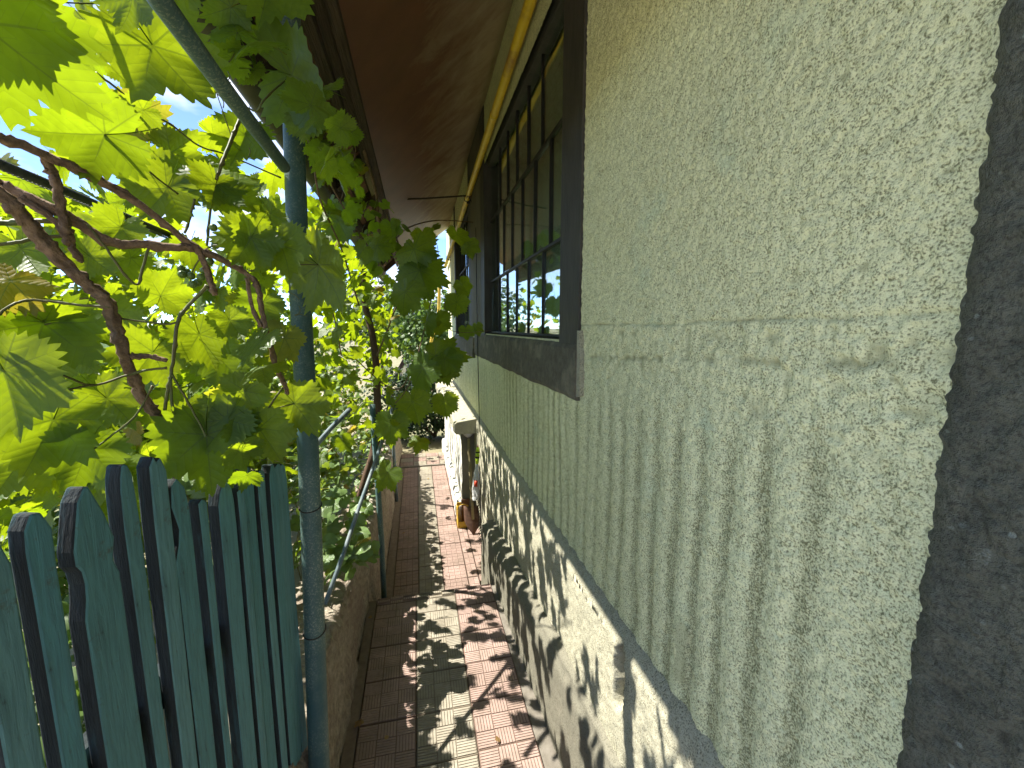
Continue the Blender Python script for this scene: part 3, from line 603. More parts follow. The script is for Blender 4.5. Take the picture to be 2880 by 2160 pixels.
# picket: face left / right at crop row 1000 ; top pixel ; style
PK = [(-95, 130, -20, 455, 'slope'), (235, 385, 200, 318, 'shoulder'), (470, 700, 500, 165, 'carved'), (745, 825, 655, 75, 'round'), (850, 940, 795, 30, 'chip'), (955, 1060, 905, 150, 'hook'),
      (1100, 1142, 1050, 250, 'flat'), (1185, 1265, 1160, 165, 'round'), (1283, 1322, 1235, 195, 'flat'), (1338, 1392, 1310, 75, 'round'), (1402, 1440, 1385, 80, 'flat'), (1446, 1488, 1430, 60, 'round'), (1494, 1528, 1480, 50, 'flat'), (1534, 1566, 1520, 40, 'round')]
for (l_, r_, tx, ty, st) in PK:
    s1, _ = on_fence(*c3(l_, 1000)); s0, _ = on_fence(*c3(r_, 1000)); _, zt = on_fence(*c3(tx + 20, ty)); w = s1 - s0
    mid = (s0 + s1) / 2; hw = w / 2
    zb_ = .02
    if st == 'round': tp = [(hw, zt - .045), (hw * .8, zt - .02), (hw * .4, zt - .003), (0, zt), (-hw * .4, zt - .004), (-hw * .8, zt - .022), (-hw, zt - .05)]
    elif st == 'carved': tp = [(hw, zt - .20), (hw * .80, zt - .17), (hw * .72, zt - .145), (hw * .82, zt - .125), (hw * 1.0, zt - .112), (hw * 1.02, zt - .09), (hw * .55, zt - .02), (hw * .2, zt), (-hw * .1, zt - .004), (-hw * .65, zt - .055), (-hw * .98, zt - .10), (-hw * .75, zt - .135), (-hw, zt - .16)]
    elif st == 'shoulder': tp = [(hw, zt - .05), (hw * .8, zt - .02), (hw * .2, zt), (-hw * .4, zt - .003), (-hw * .98, zt - .03)]
    elif st == 'chip': tp = [(hw, zt - .05), (hw * .9, zt - .018), (hw * .3, zt), (hw * .1, zt - .012), (-hw * .5, zt - .006), (-hw, zt - .035)]
    elif st == 'hook': tp = [(hw, zt - .16), (hw * .55, zt - .13), (hw * .3, zt - .10), (hw * .85, zt - .05), (hw * .7, zt - .01), (0, zt), (-hw * .7, zt - .025), (-hw, zt - .07)]
    elif st == 'slope': tp = [(hw, zt + .03), (0, zt + .02), (-hw * .6, zt - .01), (-hw, zt - .045)]
    else: tp = [(hw, zt - .006), (hw * .2, zt), (-hw * .5, zt - .004), (-hw, zt - .012)]
    out = [(-hw, zb_), (-hw, .45), (-hw, .85)] + [(-hw, tp[-1][1] - .06)] + list(reversed(tp)) + [(hw, tp[0][1] - .07), (hw, .85), (hw, .45), (hw, zb_)]
    th = .026; lean = random.gauss(0, .004)
    bm = bmesh.new(); jz = [random.uniform(-.0015, .0015) for _ in out]
    fr = [bm.verts.new((a_ + jz[i], 0, b_)) for i, (a_, b_) in enumerate(out)]; bk = [bm.verts.new((a_ + jz[i], -th, b_)) for i, (a_, b_) in enumerate(out)]
    ff_ = bm.faces.new(fr); bm.faces.new(list(reversed(bk))); n = len(out)
    for i in range(n):
        q_ = bm.faces.new((fr[i], bk[i], bk[(i + 1) % n], fr[(i + 1) % n])); q_.material_index = 1
    bmesh.ops.recalc_face_normals(bm, faces=bm.faces)
    bmesh.ops.triangulate(bm, faces=[f_ for f_ in bm.faces if len(f_.verts) > 4])
    me = bpy.data.meshes.new('picket'); bm.to_mesh(me); bm.free(); me.materials.append(M['picket_paint']); me.materials.append(M['picket_edge'])
    o = bpy.data.objects.new('picket', me); link(o, fence); local(o)
    P_ = FA + FD * mid + FN * random.uniform(-.004, .006)
    mt = Matrix(((FD.x, FN.x, 0, P_.x), (FD.y, FN.y, 0, P_.y), (0, 0, 1, 0), (0, 0, 0, 1)))
    o.matrix_basis = mt @ Matrix.Rotation(lean, 4, 'Y') @ Matrix.Rotation(random.gauss(0, .03), 4, 'Z')
    md = o.modifiers.new('bevel', 'BEVEL'); md.width = .004; md.segments = 2; md.limit_method = 'ANGLE'; md.angle_limit = R(50)
for zr in (.32, 1.02):
    pa, pb = FA - FN * .034, FB + FD * .25 - FN * .034
    q = MB(); q.prism([(0, zr), (0, zr + .07)], 0, 1, lambda a_, b_, c_: (0, 0, 0)); q = MB()
    b0 = [pa - FN * .03, pb - FN * .03, pb, pa]; q.v = [(p_.x, p_.y, zr) for p_ in b0] + [(p_.x, p_.y, zr + .07) for p_ in b0]
    q.f = [(3, 2, 1, 0), (4, 5, 6, 7), (0, 1, 5, 4), (1, 2, 6, 5), (2, 3, 7, 6), (3, 0, 4, 7)]; q.build('rail', 'picket_edge', fence)

# ================================================================== PIPE POSTS AND RODS
p1 = [atd(*px_) for px_ in ((812, -10, 1.245), (823, 250, 1.25), (838, 700, 1.255), (858, 1080, 1.26), (873, 1423, 1.262), (897, 2120, 1.30))]
base = p1[-1] + (p1[-1] - p1[-2]).normalized() * .28
post = empty('pipe_post', (base.x, base.y, 0), 'speckled teal steel pipe post standing at the end of the picket fence', 'post', 'teal pipe posts')
pl = smooth_path(p1 + [Vector((base.x, base.y, -.02))], 6); 
MB().tube(pl, .0295, 20).build('pipe', 'teal_pipe', post, True)
for zc in (1.17, .86):
    k = min(range(len(pl)), key=lambda i: abs(pl[i].z - zc)); c_ = pl[k]
    ringp = [c_ + Vector((math.cos(a_) * .0312, math.sin(a_) * .0312, .008 * math.sin(a_ * 1.0))) for a_ in [2 * math.pi * i / 24 for i in range(25)]]
    MB().tube(ringp, .0018, 5).build('binding_wire', 'iron', post)
def pipe_thing(name, pts, r_, mt, label, cat, group=None, seg=14, jit=0):
    o = MB().tube(pts, r_, seg, True, jit).build(name, mt, None, True); return tag(o, label, cat, group)
pipe_thing('pergola_bar', [on(800, 470, 'Z', 2.15), on(620, 235, 'Z', 2.15), on(450, 0, 'Z', 2.15), on(300, -260, 'Z', 2.15)], .0140, 'teal_pipe', 'teal steel pergola bar running overhead from the near post', 'bar')
b2 = on(1083, 1705, 'Z', -.175); pipe_thing('pipe_post', [Vector((-.278, b2.y + .02, Z_LOW - .02)), Vector((-.278, b2.y + .02, .3)), Vector((-.30, b2.y + .03, 1.25))], .0185, 'teal_pipe', 'dark teal pipe post rising beside the step, before the leaning rod', 'post', 'teal pipe posts')
b3 = on(1116, 1409, 'Z', Z_LOW); pipe_thing('pipe_post', [(b3.x, b3.y, Z_LOW - .01), (b3.x - .012, b3.y, .2), (b3.x - .03, b3.y, 1.0)], .0195, 'blue_rod', 'pale worn pipe post, farthest along the garden wall', 'post', 'teal pipe posts')
rb = [on(-40, 445, 'Z', 2.05), on(120, 510, 'Z', 2.05), on(475, 660, 'Z', 2.05), on(640, 735, 'Z', 2.05)]
rbo = empty('rebar', rb[0], 'ribbed steel reinforcing bar carrying the foreground vine canes', 'bar')
MB().tube(rb, .0088, 12).build('bar', 'rebar_steel', rbo, True)
q = MB(); L_ = (rb[-1] - rb[0]); nr = int(L_.length / .011); dv = L_.normalized(); sd = dv.cross(Vector((0, 0, 1))).normalized(); upv = sd.cross(dv)
for i in range(nr):
    c_ = rb[0] + dv * (i * .011); q.tube([c_ + sd * math.cos(a_) * .0094 + upv * math.sin(a_) * .0094 + dv * (.004 * math.sin(a_)) for a_ in [2 * math.pi * k / 10 for k in range(11)]], .0014, 4, False)
q.build('rib', 'rebar_steel', rbo)
lr_ = [atd(914, 1700, 1.72), atd(965, 1560, 1.88), atd(1012, 1420, 2.06), atd(1048, 1320, 2.22), atd(1075, 1240, 2.36)]
pipe_thing('leaning_rod', lr_, .0095, 'blue_rod', 'pale blue ribbed steel rod leaning from the garden wall', 'rod')
pipe_thing('brace_pipe', [atd(880, 1262, 1.75), atd(930, 1205, 1.85), atd(985, 1150, 1.95)], .011, 'blue_rod', 'short slanting grey pipe brace behind the near post', 'pipe')

# ================================================================== LEAVES
ANG = [0, 13, 22, 28, 38, 50, 60, 70, 78, 90, 105, 118, 130, 142, 154, 165, 174, 180]
RAD = [1.0, .80, .67, .63, .73, .86, .77, .64, .58, .64, .71, .63, .60, .57, .52, .43, .24, .10]
def vine_radius(a_deg, soft=0.0):
    a_ = abs((a_deg + 180) % 360 - 180); r_ = float(np.interp(a_, ANG, RAD)); return r_ * (1 - soft) + soft * (.80 - .0016 * a_)
MAINV = [0, 50, -50, 103, -103, 150, -150]
def leaf_data(N, rings, seed, teeth=.06, soft=.25, petiole=True, shape='vine'):
    rg = random.Random(seed); ph = [rg.uniform(0, 6.28) for _ in range(6)]; sl = rg.uniform(-.14, .14); fold = rg.uniform(.05, .42); cup = rg.uniform(-.30, .14); wv = rg.uniform(.04, .11); droop = rg.uniform(.05, .55)
    vs_, uv, f = [], [], []
    def zf(x, y):
        r_ = math.hypot(x, y); th = math.atan2(x, y)
        return -fold * (1 - math.exp(-abs(x) * 2.2)) * .5 + cup * r_ * r_ + wv * math.sin(3 * th + ph[0]) * r_ ** 1.5 + wv * .6 * math.sin(7 * th + ph[1]) * r_ ** 2 - droop * max(y, 0) ** 2 * .6
    def add(x, y):
        r_ = math.hypot(x, y); th = math.degrees(math.atan2(x, y)); d = min(MAINV, key=lambda m_: abs((th - m_ + 180) % 360 - 180)); dd = math.radians(abs((th - d + 180) % 360 - 180))
        vs_.append((x + sl * y * .3, y, zf(x, y))); uv.append((r_ * math.cos(dd), r_ * math.sin(dd)))
    add(0, 0); fr = [k / rings for k in range(1, rings + 1)]
    for k, q_ in enumerate(fr):
        for i in range(N):
            a_ = -180 + 360 * i / N
            r_ = vine_radius(a_, soft) if shape == 'vine' else float(np.interp(abs(a_), [0, 25, 60, 100, 140, 165, 180], [1, .74, .68, .70, .74, .62, .25]))
            r_ *= 1 + .05 * math.sin(math.radians(a_) * 2 + ph[2]) + .03 * math.sin(math.radians(a_) * 5 + ph[3])
            if teeth and k == rings - 1:
                tt = (i % 4) / 4.0 if N >= 96 else (i % 2) / 2.0
                r_ *= 1 + teeth * ((1 - abs(2 * tt - 1)) * 2 - 1) * (1 + .5 * rg.uniform(-1, 1))
            elif k == rings - 1: r_ *= 1 + .04 * rg.uniform(-1, 1)
            r_ *= q_; add(r_ * math.sin(math.radians(a_)), r_ * math.cos(math.radians(a_)))
    for i in range(N): f.append((0, 1 + (i + 1) % N, 1 + i))
    for k in range(rings - 1):
        for i in range(N):
            a_, b_ = 1 + k * N + i, 1 + k * N + (i + 1) % N; f.append((a_, b_, b_ + N, a_ + N))
    if petiole:
        b0 = len(vs_); pr_ = .010
        for j in range(4):
            s_ = j / 3
            for (dx, dz) in ((pr_, 0), (-pr_ * .5, pr_ * .87), (-pr_ * .5, -pr_ * .87)):
                vs_.append((dx + rg.uniform(-.02, .02) * 0 + .10 * s_ * s_ * math.sin(ph[4]), -.62 * s_, dz - .012 - .30 * s_ ** 1.6)); uv.append((0.3, 0.6))
        for j in range(3):
            for k in range(3): f.append((b0 + j * 3 + k, b0 + j * 3 + (k + 1) % 3, b0 + j * 3 + 3 + (k + 1) % 3, b0 + j * 3 + 3 + k))
    return vs_, f, uv
def leaf_mesh(name, data, mat):
    vs_, f, uv = data; me = bpy.data.meshes.new(name); me.from_pydata(vs_, [], f); ul = me.uv_layers.new(name='UVMap')
    for lp in me.loops: ul.data[lp.index].uv = uv[lp.vertex_index]
    me.materials.append(M[mat]); me.shade_smooth(); return me
HI = [leaf_mesh('leaf', leaf_data(132, 6, 100 + i, .075, .16 + .09 * (i % 4)), 'vine_leaf') for i in range(9)]
MD = [leaf_mesh('leaf', leaf_data(60, 3, 200 + i, .10, .04 + .08 * (i % 4)), 'vine_leaf') for i in range(8)]
IV = [leaf_mesh('leaf', leaf_data(24, 3, 300 + i, .0, .5, True, 'heart'), 'ivy_leaf') for i in range(6)]
DEADM = [leaf_mesh('leaf', leaf_data(48, 3, 500 + i, .06, .3, True), 'dead_leaf') for i in range(3)]
def basis(J, ydir, n, s):
    y_ = ydir.normalized(); z_ = (n - y_ * n.dot(y_)).normalized(); x_ = y_.cross(z_)
    return Matrix(((x_.x * s, y_.x * s, z_.x * s, J.x), (x_.y * s, y_.y * s, z_.y * s, J.y), (x_.z * s, y_.z * s, z_.z * s, J.z), (0, 0, 0, 1)))
def put_leaf(parent, me, mtx, name='leaf'):
    o = bpy.data.objects.new(name, me); link(o, parent); local(o); o.matrix_basis = mtx; return o
def rvec(s=1.0): return Vector((random.gauss(0, s), random.gauss(0, s), random.gauss(0, s)))
def rand_leaf_mtx(P_, size, facing, spread=.55, hang=.8):
    n = (facing + rvec(spread)).normalized(); d = Vector((random.gauss(0, .6), random.gauss(0, .6), -hang + random.gauss(0, .35)))
    d = d - n * d.dot(n)
    if d.length < .05: d = n.orthogonal()
    return basis(P_, d, n, size)
def stuff_mesh(name, mats, data_list, mat, parent=None, kind='stuff'):
    V, Fc, U = [], [], []; base_ = 0
    D = [(np.array(d[0]), d[1], d[2]) for d in data_list]
    for m_ in mats:
        vs_, f, uv = random.choice(D); A = np.array(m_); V.append(vs_ @ A[:3, :3].T + A[:3, 3]); Fc += [tuple(i + base_ for i in q_) for q_ in f]; U += [uv[i] for q_ in f for i in q_]; base_ += len(vs_)
    V = np.concatenate(V); me = bpy.data.meshes.new(name); me.from_pydata(V.tolist(), [], Fc); ul = me.uv_layers.new(name='UVMap'); ul.data.foreach_set('uv', np.array(U, np.float32).ravel())
    me.materials.append(M[mat]); me.shade_smooth(); o = bpy.data.objects.new(name, me); link(o, parent)
    if parent is not None: local(o)
    if kind: o['kind'] = kind
    return o
LOW_V = [leaf_data(18, 1, 600 + i, 0, .12, False) for i in range(5)]
LOW_H = [leaf_data(10, 1, 700 + i, 0, .5, False, 'heart') for i in range(5)]
LOW_B = [leaf_data(7, 1, 800 + i, 0, .8, False, 'heart') for i in range(4)]

# where the photograph shows sun on the ground the canopy has its gaps: leaves that would shade those places are mostly left off
SHX, SHY = -SUN_DIR.x / SUN_DIR.z, -SUN_DIR.y / SUN_DIR.z
GAPS = [(-.04, .42, 3.3, 6.6, -.35, .82), (-.60, -.37, 1.25, 2.15, .5, .9), (-.85, -.38, 1.9, 3.3, .6, .55), (-.10, .42, 1.2, 2.3, 0, .25)]
BRIGHT = []
def shades(P_):
    for (x0, x1, y0, y1, z0, pr_) in GAPS:
        if P_.z > z0 + .1:
            lx, ly = P_.x + SHX * (P_.z - z0), P_.y + SHY * (P_.z - z0)
            if x0 < lx < x1 and y0 < ly < y1 and random.random() < pr_: return True
    for c_ in BRIGHT:
        d_ = P_ - c_; k_ = d_.dot(SUN_DIR)
        if .03 < k_ < 1.6 and (d_ - SUN_DIR * k_).length < .085 and random.random() < .85: return True
    return False
# ---- foreground vine -------------------------------------------------------
vroot = on(395, 1400, 'Y', .95)
vine = empty('grape_vine', (vroot.x, vroot.y, .35), 'backlit foreground grape vine with big toothed leaves over the picket fence', 'vine')
def cane(pts, r0, r1, mat, name, sub=7, jit=.16, knots=()):
    P_ = smooth_path([atd(*p_) for p_ in pts], sub); n = len(P_); rr = lerp_list(r0 * .74, r1 * .85, n)
    P_ = [p_ + rvec(r0 * .10) for p_ in P_]; rr = [r_ * (1 + (.35 if (i % 9 == 0) else 0)) for i, r_ in enumerate(rr)]
    o = MB().tube(P_, rr, 16 if jit > .1 else 6, True, jit).build(name, mat, vine, True); return P_
CANES = [
    ([(-60, 370, .60), (0, 388, .62), (120, 432, .66), (260, 500, .72), (360, 552, .76), (450, 620, .80), (540, 690, .84), (625, 730, .88), (690, 768, .92), (722, 800, .93), (738, 880, .94), (755, 950, .95), (780, 1040, .97), (803, 1085, .98), (806, 1108, .98)], .0095, .0055, 'cane_bark'),
    ([(-60, 490, .66), (0, 520, .68), (90, 560, .70), (200, 615, .73), (310, 680, .77), (420, 690, .80), (545, 697, .84)], .0115, .0090, 'cane_bark'),
    ([(-60, 515, .62), (20, 560, .64), (95, 645, .67), (160, 725, .70), (235, 790, .73), (300, 850, .76), (325, 920, .78), (352, 1005, .80), (385, 1090, .83), (425, 1150, .85), (448, 1178, .86)], .0135, .0095, 'cane_bark'),
    ([(118, 428, .66), (140, 470, .68), (160, 520, .69), (172, 590, .70), (188, 655, .71), (192, 690, .72)], .0085, .0085, 'cane_bark'),
    ([(60, 560, .69), (150, 620, .71), (200, 690, .72), (225, 735, .73)], .007, .006, 'cane_bark'),
    ([(548, 690, .84), (575, 740, .86), (592, 790, .87), (604, 830, .88)], .0085, .0065, 'cane_bark'),
    ([(372, 1003, .80), (420, 1003, .81), (468, 1014, .82)], .007, .005, 'cane_bark'),
    ([(695, 780, .92), (708, 860, .93), (735, 920, .94)], .006, .005, 'cane_bark'),
]
for c_ in CANES: cane(*c_, 'cane')
SHOOTS = [
    ([(446, 1172, .86), (462, 1240, .87), (478, 1310, .88), (505, 1375, .89), (545, 1420, .90)], .0065, .0045),
    ([(584, 803, .87), (530, 860, .87), (500, 905, .86), (492, 970, .86), (482, 1050, .86), (468, 1120, .86), (462, 1195, .87)], .0050, .0036),
    ([(482, 1050, .86), (510, 1100, .87), (550, 1170, .88), (580, 1228, .89)], .0032, .0022),
    ([(478, 1060, .86), (483, 1130, .86), (490, 1165, .86), (470, 1180, .86)], .0040, .0030),
    ([(500, 905, .86), (470, 912, .85), (390, 903, .83), (300, 895, .80), (125, 912, .74)], .0030, .0020),
    ([(310, 862, .76), (220, 858, .74), (140, 848, .72), (75, 845, .70), (30, 860, .68), (-30, 905, .66)], .0034, .0024),
    ([(468, 1035, .82), (420, 1040, .81), (360, 1055, .80), (255, 1083, .76), (140, 1048, .72), (20, 1100, .68)], .0034, .0022),
    ([(255, 1083, .76), (180, 1100, .73), (80, 1150, .70)], .0026, .0018),
    ([(205, 668, .72), (120, 665, .70), (60, 680, .68), (-20, 690, .66)], .0042, .0034),
    ([(180, 620, .72), (90, 622, .70), (0, 628, .68), (-40, 628, .66)], .0058, .0050),
    ([(420, 690, .80), (400, 760, .80), (388, 800, .80), (352, 775, .78), (300, 700, .76), (245, 630, .74)], .0034, .0022),
    ([(270, 205, .80), (330, 250, .84), (400, 310, .90), (480, 350, .96), (560, 410, 1.02), (650, 440, 1.08), (790, 500, 1.2)], .0030, .0022),
    ([(292, 378, .74), (370, 440, .78), (440, 500, .84), (500, 545, .90)], .0030, .0020),
    ([(690, 300, 1.02), (668, 350, 1.0), (648, 400, .98), (625, 460, .96), (608, 505, .95)], .0058, .0042),
    ([(540, 118, .95), (552, 40, .94), (556, -30, .93)], .0058, .0045),
    ([(820, 212, 1.08), (780, 245, 1.05), (740, 285, 1.02), (722, 312, 1.02), (690, 300, 1.02)], .0032, .0026),
    ([(570, 180, .97), (610, 195, .98), (655, 160, 1.0), (668, 92, 1.0)], .0024, .0014),
    ([(600, 230, .98), (625, 310, .98), (650, 380, .99)], .0016, .0012),
    ([(795, 1090, .98), (770, 1125, .97), (745, 1165, .96), (720, 1180, .95), (670, 1250, .95)], .0034, .0024),
    ([(745, 1165, .96), (790, 1145, .98), (828, 1135, 1.0)], .0022, .0016),
    ([(430, 1085, .84), (380, 1170, .83), (320, 1220, .82), (265, 1262, .80)], .0030, .0018),
    ([(704, 762, .93), (800, 745, 1.0), (895, 745, 1.05)], .0024, .0016),
    ([(640, 700, .9), (600, 690, .9), (560, 720, .88)], .0022, .0016),
    ([(600, 530, .95), (590, 600, .95), (582, 690, .94)], .0036, .0028),
    ([(548, 560, .93), (535, 610, .93), (520, 655, .92)], .0034, .0028),
    ([(165, 5, .7), (200, 8, .72), (260, 10, .75), (330, 5, .8)], .0018, .0014),
]
for pts, r0, r1 in SHOOTS: cane(pts, r0, r1, 'shoot_green', 'shoot', 6, .05)
# curly tendrils
for (x_, y_, d_) in ((572, 180, .97), (600, 150, .98), (640, 200, 1.0), (700, 415, 1.05), (815, 800, 1.05), (840, 860, 1.06), (610, 250, .98), (985, 320, 1.6), (955, 420, 1.5)):
    P_ = []; a0 = random.uniform(0, 6); rr = random.uniform(8, 20)
    for i in range(16): s_ = i / 15; P_.append(atd(x_ + rr * s_ * math.cos(a0 + s_ * 5) * 1.5 + s_ * 10, y_ + rr * s_ * math.sin(a0 + s_ * 5) + s_ * 46, d_))
    MB().tube(P_, .0011, 5).build('tendril', 'shoot_green', vine)
# the leaves one can point at: junction px, tip px, depth at junction, depth at tip, roll (side tilt)
HERO = [
    ((8, 20), (262, 150), .42, .47, .25), ((-60, 60), (292, 345), .40, .50, -.35), ((296, 378), (40, 375), .74, .66, .2), ((242, 62), (325, 172), .78, .80, .9), ((372, -14), (362, 118), .72, .74, .8),
    ((428, 128), (610, 345), .80, .86, -.35), ((820, 212), (985, 282), 1.06, 1.04, .15), ((760, -70), (735, 112), .95, .95, .1), ((668, 92), (635, 15), 1.0, 1.02, .1),
    ((322, 192), (390, 245), .82, .86, -.5), ((402, 310), (325, 338), .86, .84, .2), ((498, 150), (592, 236), .96, 1.0, .1), ((706, 668), (650, 770), .92, .90, .0), ((790, 690), (832, 800), .96, .96, .2),
    ((452, 832), (490, 748), .88, .9, .2), ((645, 900), (688, 968), .94, .95, .2), ((560, 940), (612, 1050), .93, .95, -.1), ((895, 745), (1000, 870), 1.06, 1.06, .55), ((800, 950), (770, 1040), 1.0, 1.0, .15),
    ((828, 1135), (905, 1228), 1.0, 1.02, .2), ((122, 908), (55, 1100), .74, .70, .1), ((125, 905), (262, 965), .74, .80, .3), ((246, 1262), (190, 1400), .80, .78, .0), ((580, 1222), (600, 1405), .90, .90, -.15),
    ((728, 1205), (796, 1302), .95, .97, .2), ((10, 1040), (85, 1245), .66, .68, .4), ((606, 520), (735, 478), .95, 1.02, -.7), ((606, 520), (585, 600), .95, .92, .1), ((470, 530), (400, 640), .92, .9, .3), ((150, 1180), (60, 1360), .78, .74, .0),
    ((30, 790), (-30, 880), .70, .66, .2), ((60, 700), (130, 800), .78, .78, .3), ((250, 720), (345, 790), .84, .86, .1), ((400, 470), (470, 590), .94, .96, -.3), ((690, 380), (655, 480), 1.1, 1.08, .3), ((480, 430), (610, 470), 1.0, 1.06, -.6),
    ((360, 330), (500, 420), .98, 1.04, -.5), ((600, 380), (690, 420), 1.06, 1.1, .5), ((860, 330), (935, 390), 1.1, 1.1, .2), ((900, 440), (960, 460), 1.25, 1.25, .2), ((300, 1120), (400, 1210), .86, .88, .2), ((430, 990), (350, 1100), .9, .88, .1),
    ((340, 640), (290, 720), .86, .84, .3), ((640, 1180), (560, 1290), .92, .9, .25), ((690, 1100), (640, 1190), .95, .94, .2), ((520, 1150), (470, 1260), .92, .9, .3),
    ((60, 1290), (-20, 1420), .78, .74, .2), ((330, 1330), (400, 1400), .92, .92, .3), ((760, 600), (700, 640), 1.02, 1.0, .3), ((200, 1000), (290, 1060), .9, .92, .2),
    ((650, 20), (560, 60), 1.0, 1.0, .2), ((480, -30), (430, 60), .9, .9, .1), ((620, 1010), (700, 1090), .96, .98, .1), ((740, 850), (700, 930), 1.0, 1.0, .2),
    ((900, 1560), (860, 1500), .9, .9, 0)][:-1]
nleaf = 0
for (j, tp, dj, dt, roll) in HERO:
    J, T = atd(*j, dj), atd(*tp, dt); y_ = T - J; toc = (EYEP - J).normalized(); n = toc - y_.normalized() * toc.dot(y_.normalized()); n.normalize()
    n = Matrix.Rotation(roll + random.gauss(0, .12), 3, y_.normalized()) @ n
    if n.dot(SUN_DIR) < 0: n = -n                        # the upper side turns to the light
    put_leaf(vine, HI[nleaf % len(HI)], basis(J, y_, n, y_.length)); nleaf += 1
    if j not in ((8, 20), (10, 1040), (246, 1262), (560, 940)): BRIGHT.append(J.lerp(T, .4))
# fill between them
def fill(regions, count, dlo, dhi, size, meshes, parent, spread=.7):
    global nleaf
    w = [r_[4] for r_ in regions]
    for _ in range(count):
        r_ = random.choices(regions, w)[0]; px_, py_ = random.uniform(r_[0], r_[2]), random.uniform(r_[1], r_[3]); d_ = random.uniform(dlo, dhi)
        P_ = atd(px_, py_, d_)
        if shades(P_) or (105 < px_ < 275 and 915 < py_ < 1040): continue
        s_ = random.uniform(*size); toc = (EYEP - P_).normalized()
        f_ = SUN_DIR * .8 + Vector((random.gauss(0, .6), random.gauss(0, .6), random.gauss(.1, .5)))
        if nleaf >= 296: break
        put_leaf(parent, random.choice(meshes), rand_leaf_mtx(P_, s_, f_, .35)); nleaf += 1
fill([(-60, 440, 330, 640, .9), (180, 140, 420, 380, .5), (-60, 640, 760, 1230, 5), (-60, 950, 700, 1380, 3), (300, 420, 640, 700, .9), (560, 420, 800, 900, 1.5), (-60, 1250, 420, 1500, 1.6), (560, 0, 760, 200, .3), (840, 250, 980, 480, .5)], 400, .88, 1.5, (.045, .09), HI[:5] + MD, vine)
back = []
while len(back) < 1300:
    px_, py_ = random.uniform(-250, 780), random.uniform(560, 1380); P_ = atd(px_, py_, random.uniform(1.6, 3.4))
    if (100 < px_ < 280 and 925 < py_ < 1040) or shades(P_): continue
    if P_.x > -1.0 or P_.x + .624 * P_.z > -.30 or P_.z < .35 or random.random() > .75 + .4 * math.sin(P_.y * 3.3 + P_.z * 4): continue
    back.append(rand_leaf_mtx(P_, random.uniform(.04, .085), SUN_DIR * .8 + rvec(.5), .4))
stuff_mesh('leaves', back, LOW_V, 'vine_leaf', vine)
# small green grapes
gc = atd(540, 775, .9); gr_ = empty('grape_cluster', gc, 'small cluster of unripe green grapes hanging under the vine cane', 'grapes')
def ico(c_, r_, sub=2):
    bm = bmesh.new(); bmesh.ops.create_icosphere(bm, subdivisions=sub, radius=r_); v_ = [tuple(Vector(v.co) + Vector(c_)) for v in bm.verts]; f_ = [tuple(v.index for v in f.verts) for f in bm.faces]; bm.free(); return v_, f_
for (x_, y_, d_) in ((508, 756, .90), (512, 772, .89), (537, 776, .90), (542, 800, .895), (565, 780, .9), (525, 765, .91), (556, 795, .905), (575, 762, .91), (600, 640, .93), (606, 690, .93), (590, 735, .92)):
    v_, f_ = ico(atd(x_, y_, d_), .0085); o = meshobj('berry', v_, f_, 'grape', gr_, True); local(o)
MB().tube(smooth_path([atd(560, 730, .9), atd(545, 755, .9), atd(535, 785, .9), atd(545, 800, .9)], 4), .0015, 5).build('stem', 'shoot_green', gr_)

# ---- vine along the garden wall ---------------------------------------------
vine2 = empty('grape_vine', (-.55, 3.1, .3), 'dense grape vine climbing from the garden wall up to the gutter', 'vine')
tr0 = [Vector((-.56, 3.05, .15)), atd(1030, 1345, 3.0), atd(1058, 1240, 3.05), atd(1062, 1120, 3.1), atd(1050, 960, 3.1), atd(1020, 800, 3.1), atd(1055, 640, 3.2), atd(1040, 480, 3.1)]
MB().tube(smooth_path(tr0, 6), lerp_list(.034, .014, 43), 12, True, .14).build('trunk', 'bark', vine2, True)
for pts, r_ in (([(1060, 1000, 3.0), (1100, 900, 2.9), (1140, 760, 2.9), (1090, 610, 2.9)], .006), ([(1000, 350, 2.4), (1040, 480, 2.6), (1060, 560, 2.8), (1065, 650, 2.9), (1080, 720, 3.0)], .010), ([(880, 430, 1.6), (900, 560, 1.7), (960, 700, 1.9), (1010, 860, 2.2)], .0038),
                ([(860, 380, 1.4), (920, 500, 1.6), (1000, 640, 1.9), (1080, 760, 2.3)], .0038), ([(1085, 745, 2.9), (1110, 680, 3.0), (1150, 640, 3.1), (1230, 620, 3.4), (1330, 625, 3.8)], .0045), ([(1095, 1150, 2.6), (1150, 1080, 2.6), (1200, 900, 2.7), (1230, 760, 2.8)], .0035),
                ([(1000, 1010, 2.3), (1080, 1080, 2.5), (1130, 1090, 2.6), (1180, 1010, 2.7), (1290, 980, 2.9)], .0035), ([(880, 700, 1.7), (930, 850, 1.9), (960, 1000, 2.1)], .0035), ([(1230, 690, 3.0), (1250, 850, 3.0), (1270, 930, 3.0), (1380, 930, 3.2)], .0022), ([(950, 330, 2.0), (1000, 420, 2.1), (960, 560, 2.0)], .003)):
    MB().tube(smooth_path([atd(*p_) for p_ in pts], 6), r_, 7, True, .1).build('cane', 'cane_bark', vine2, True)
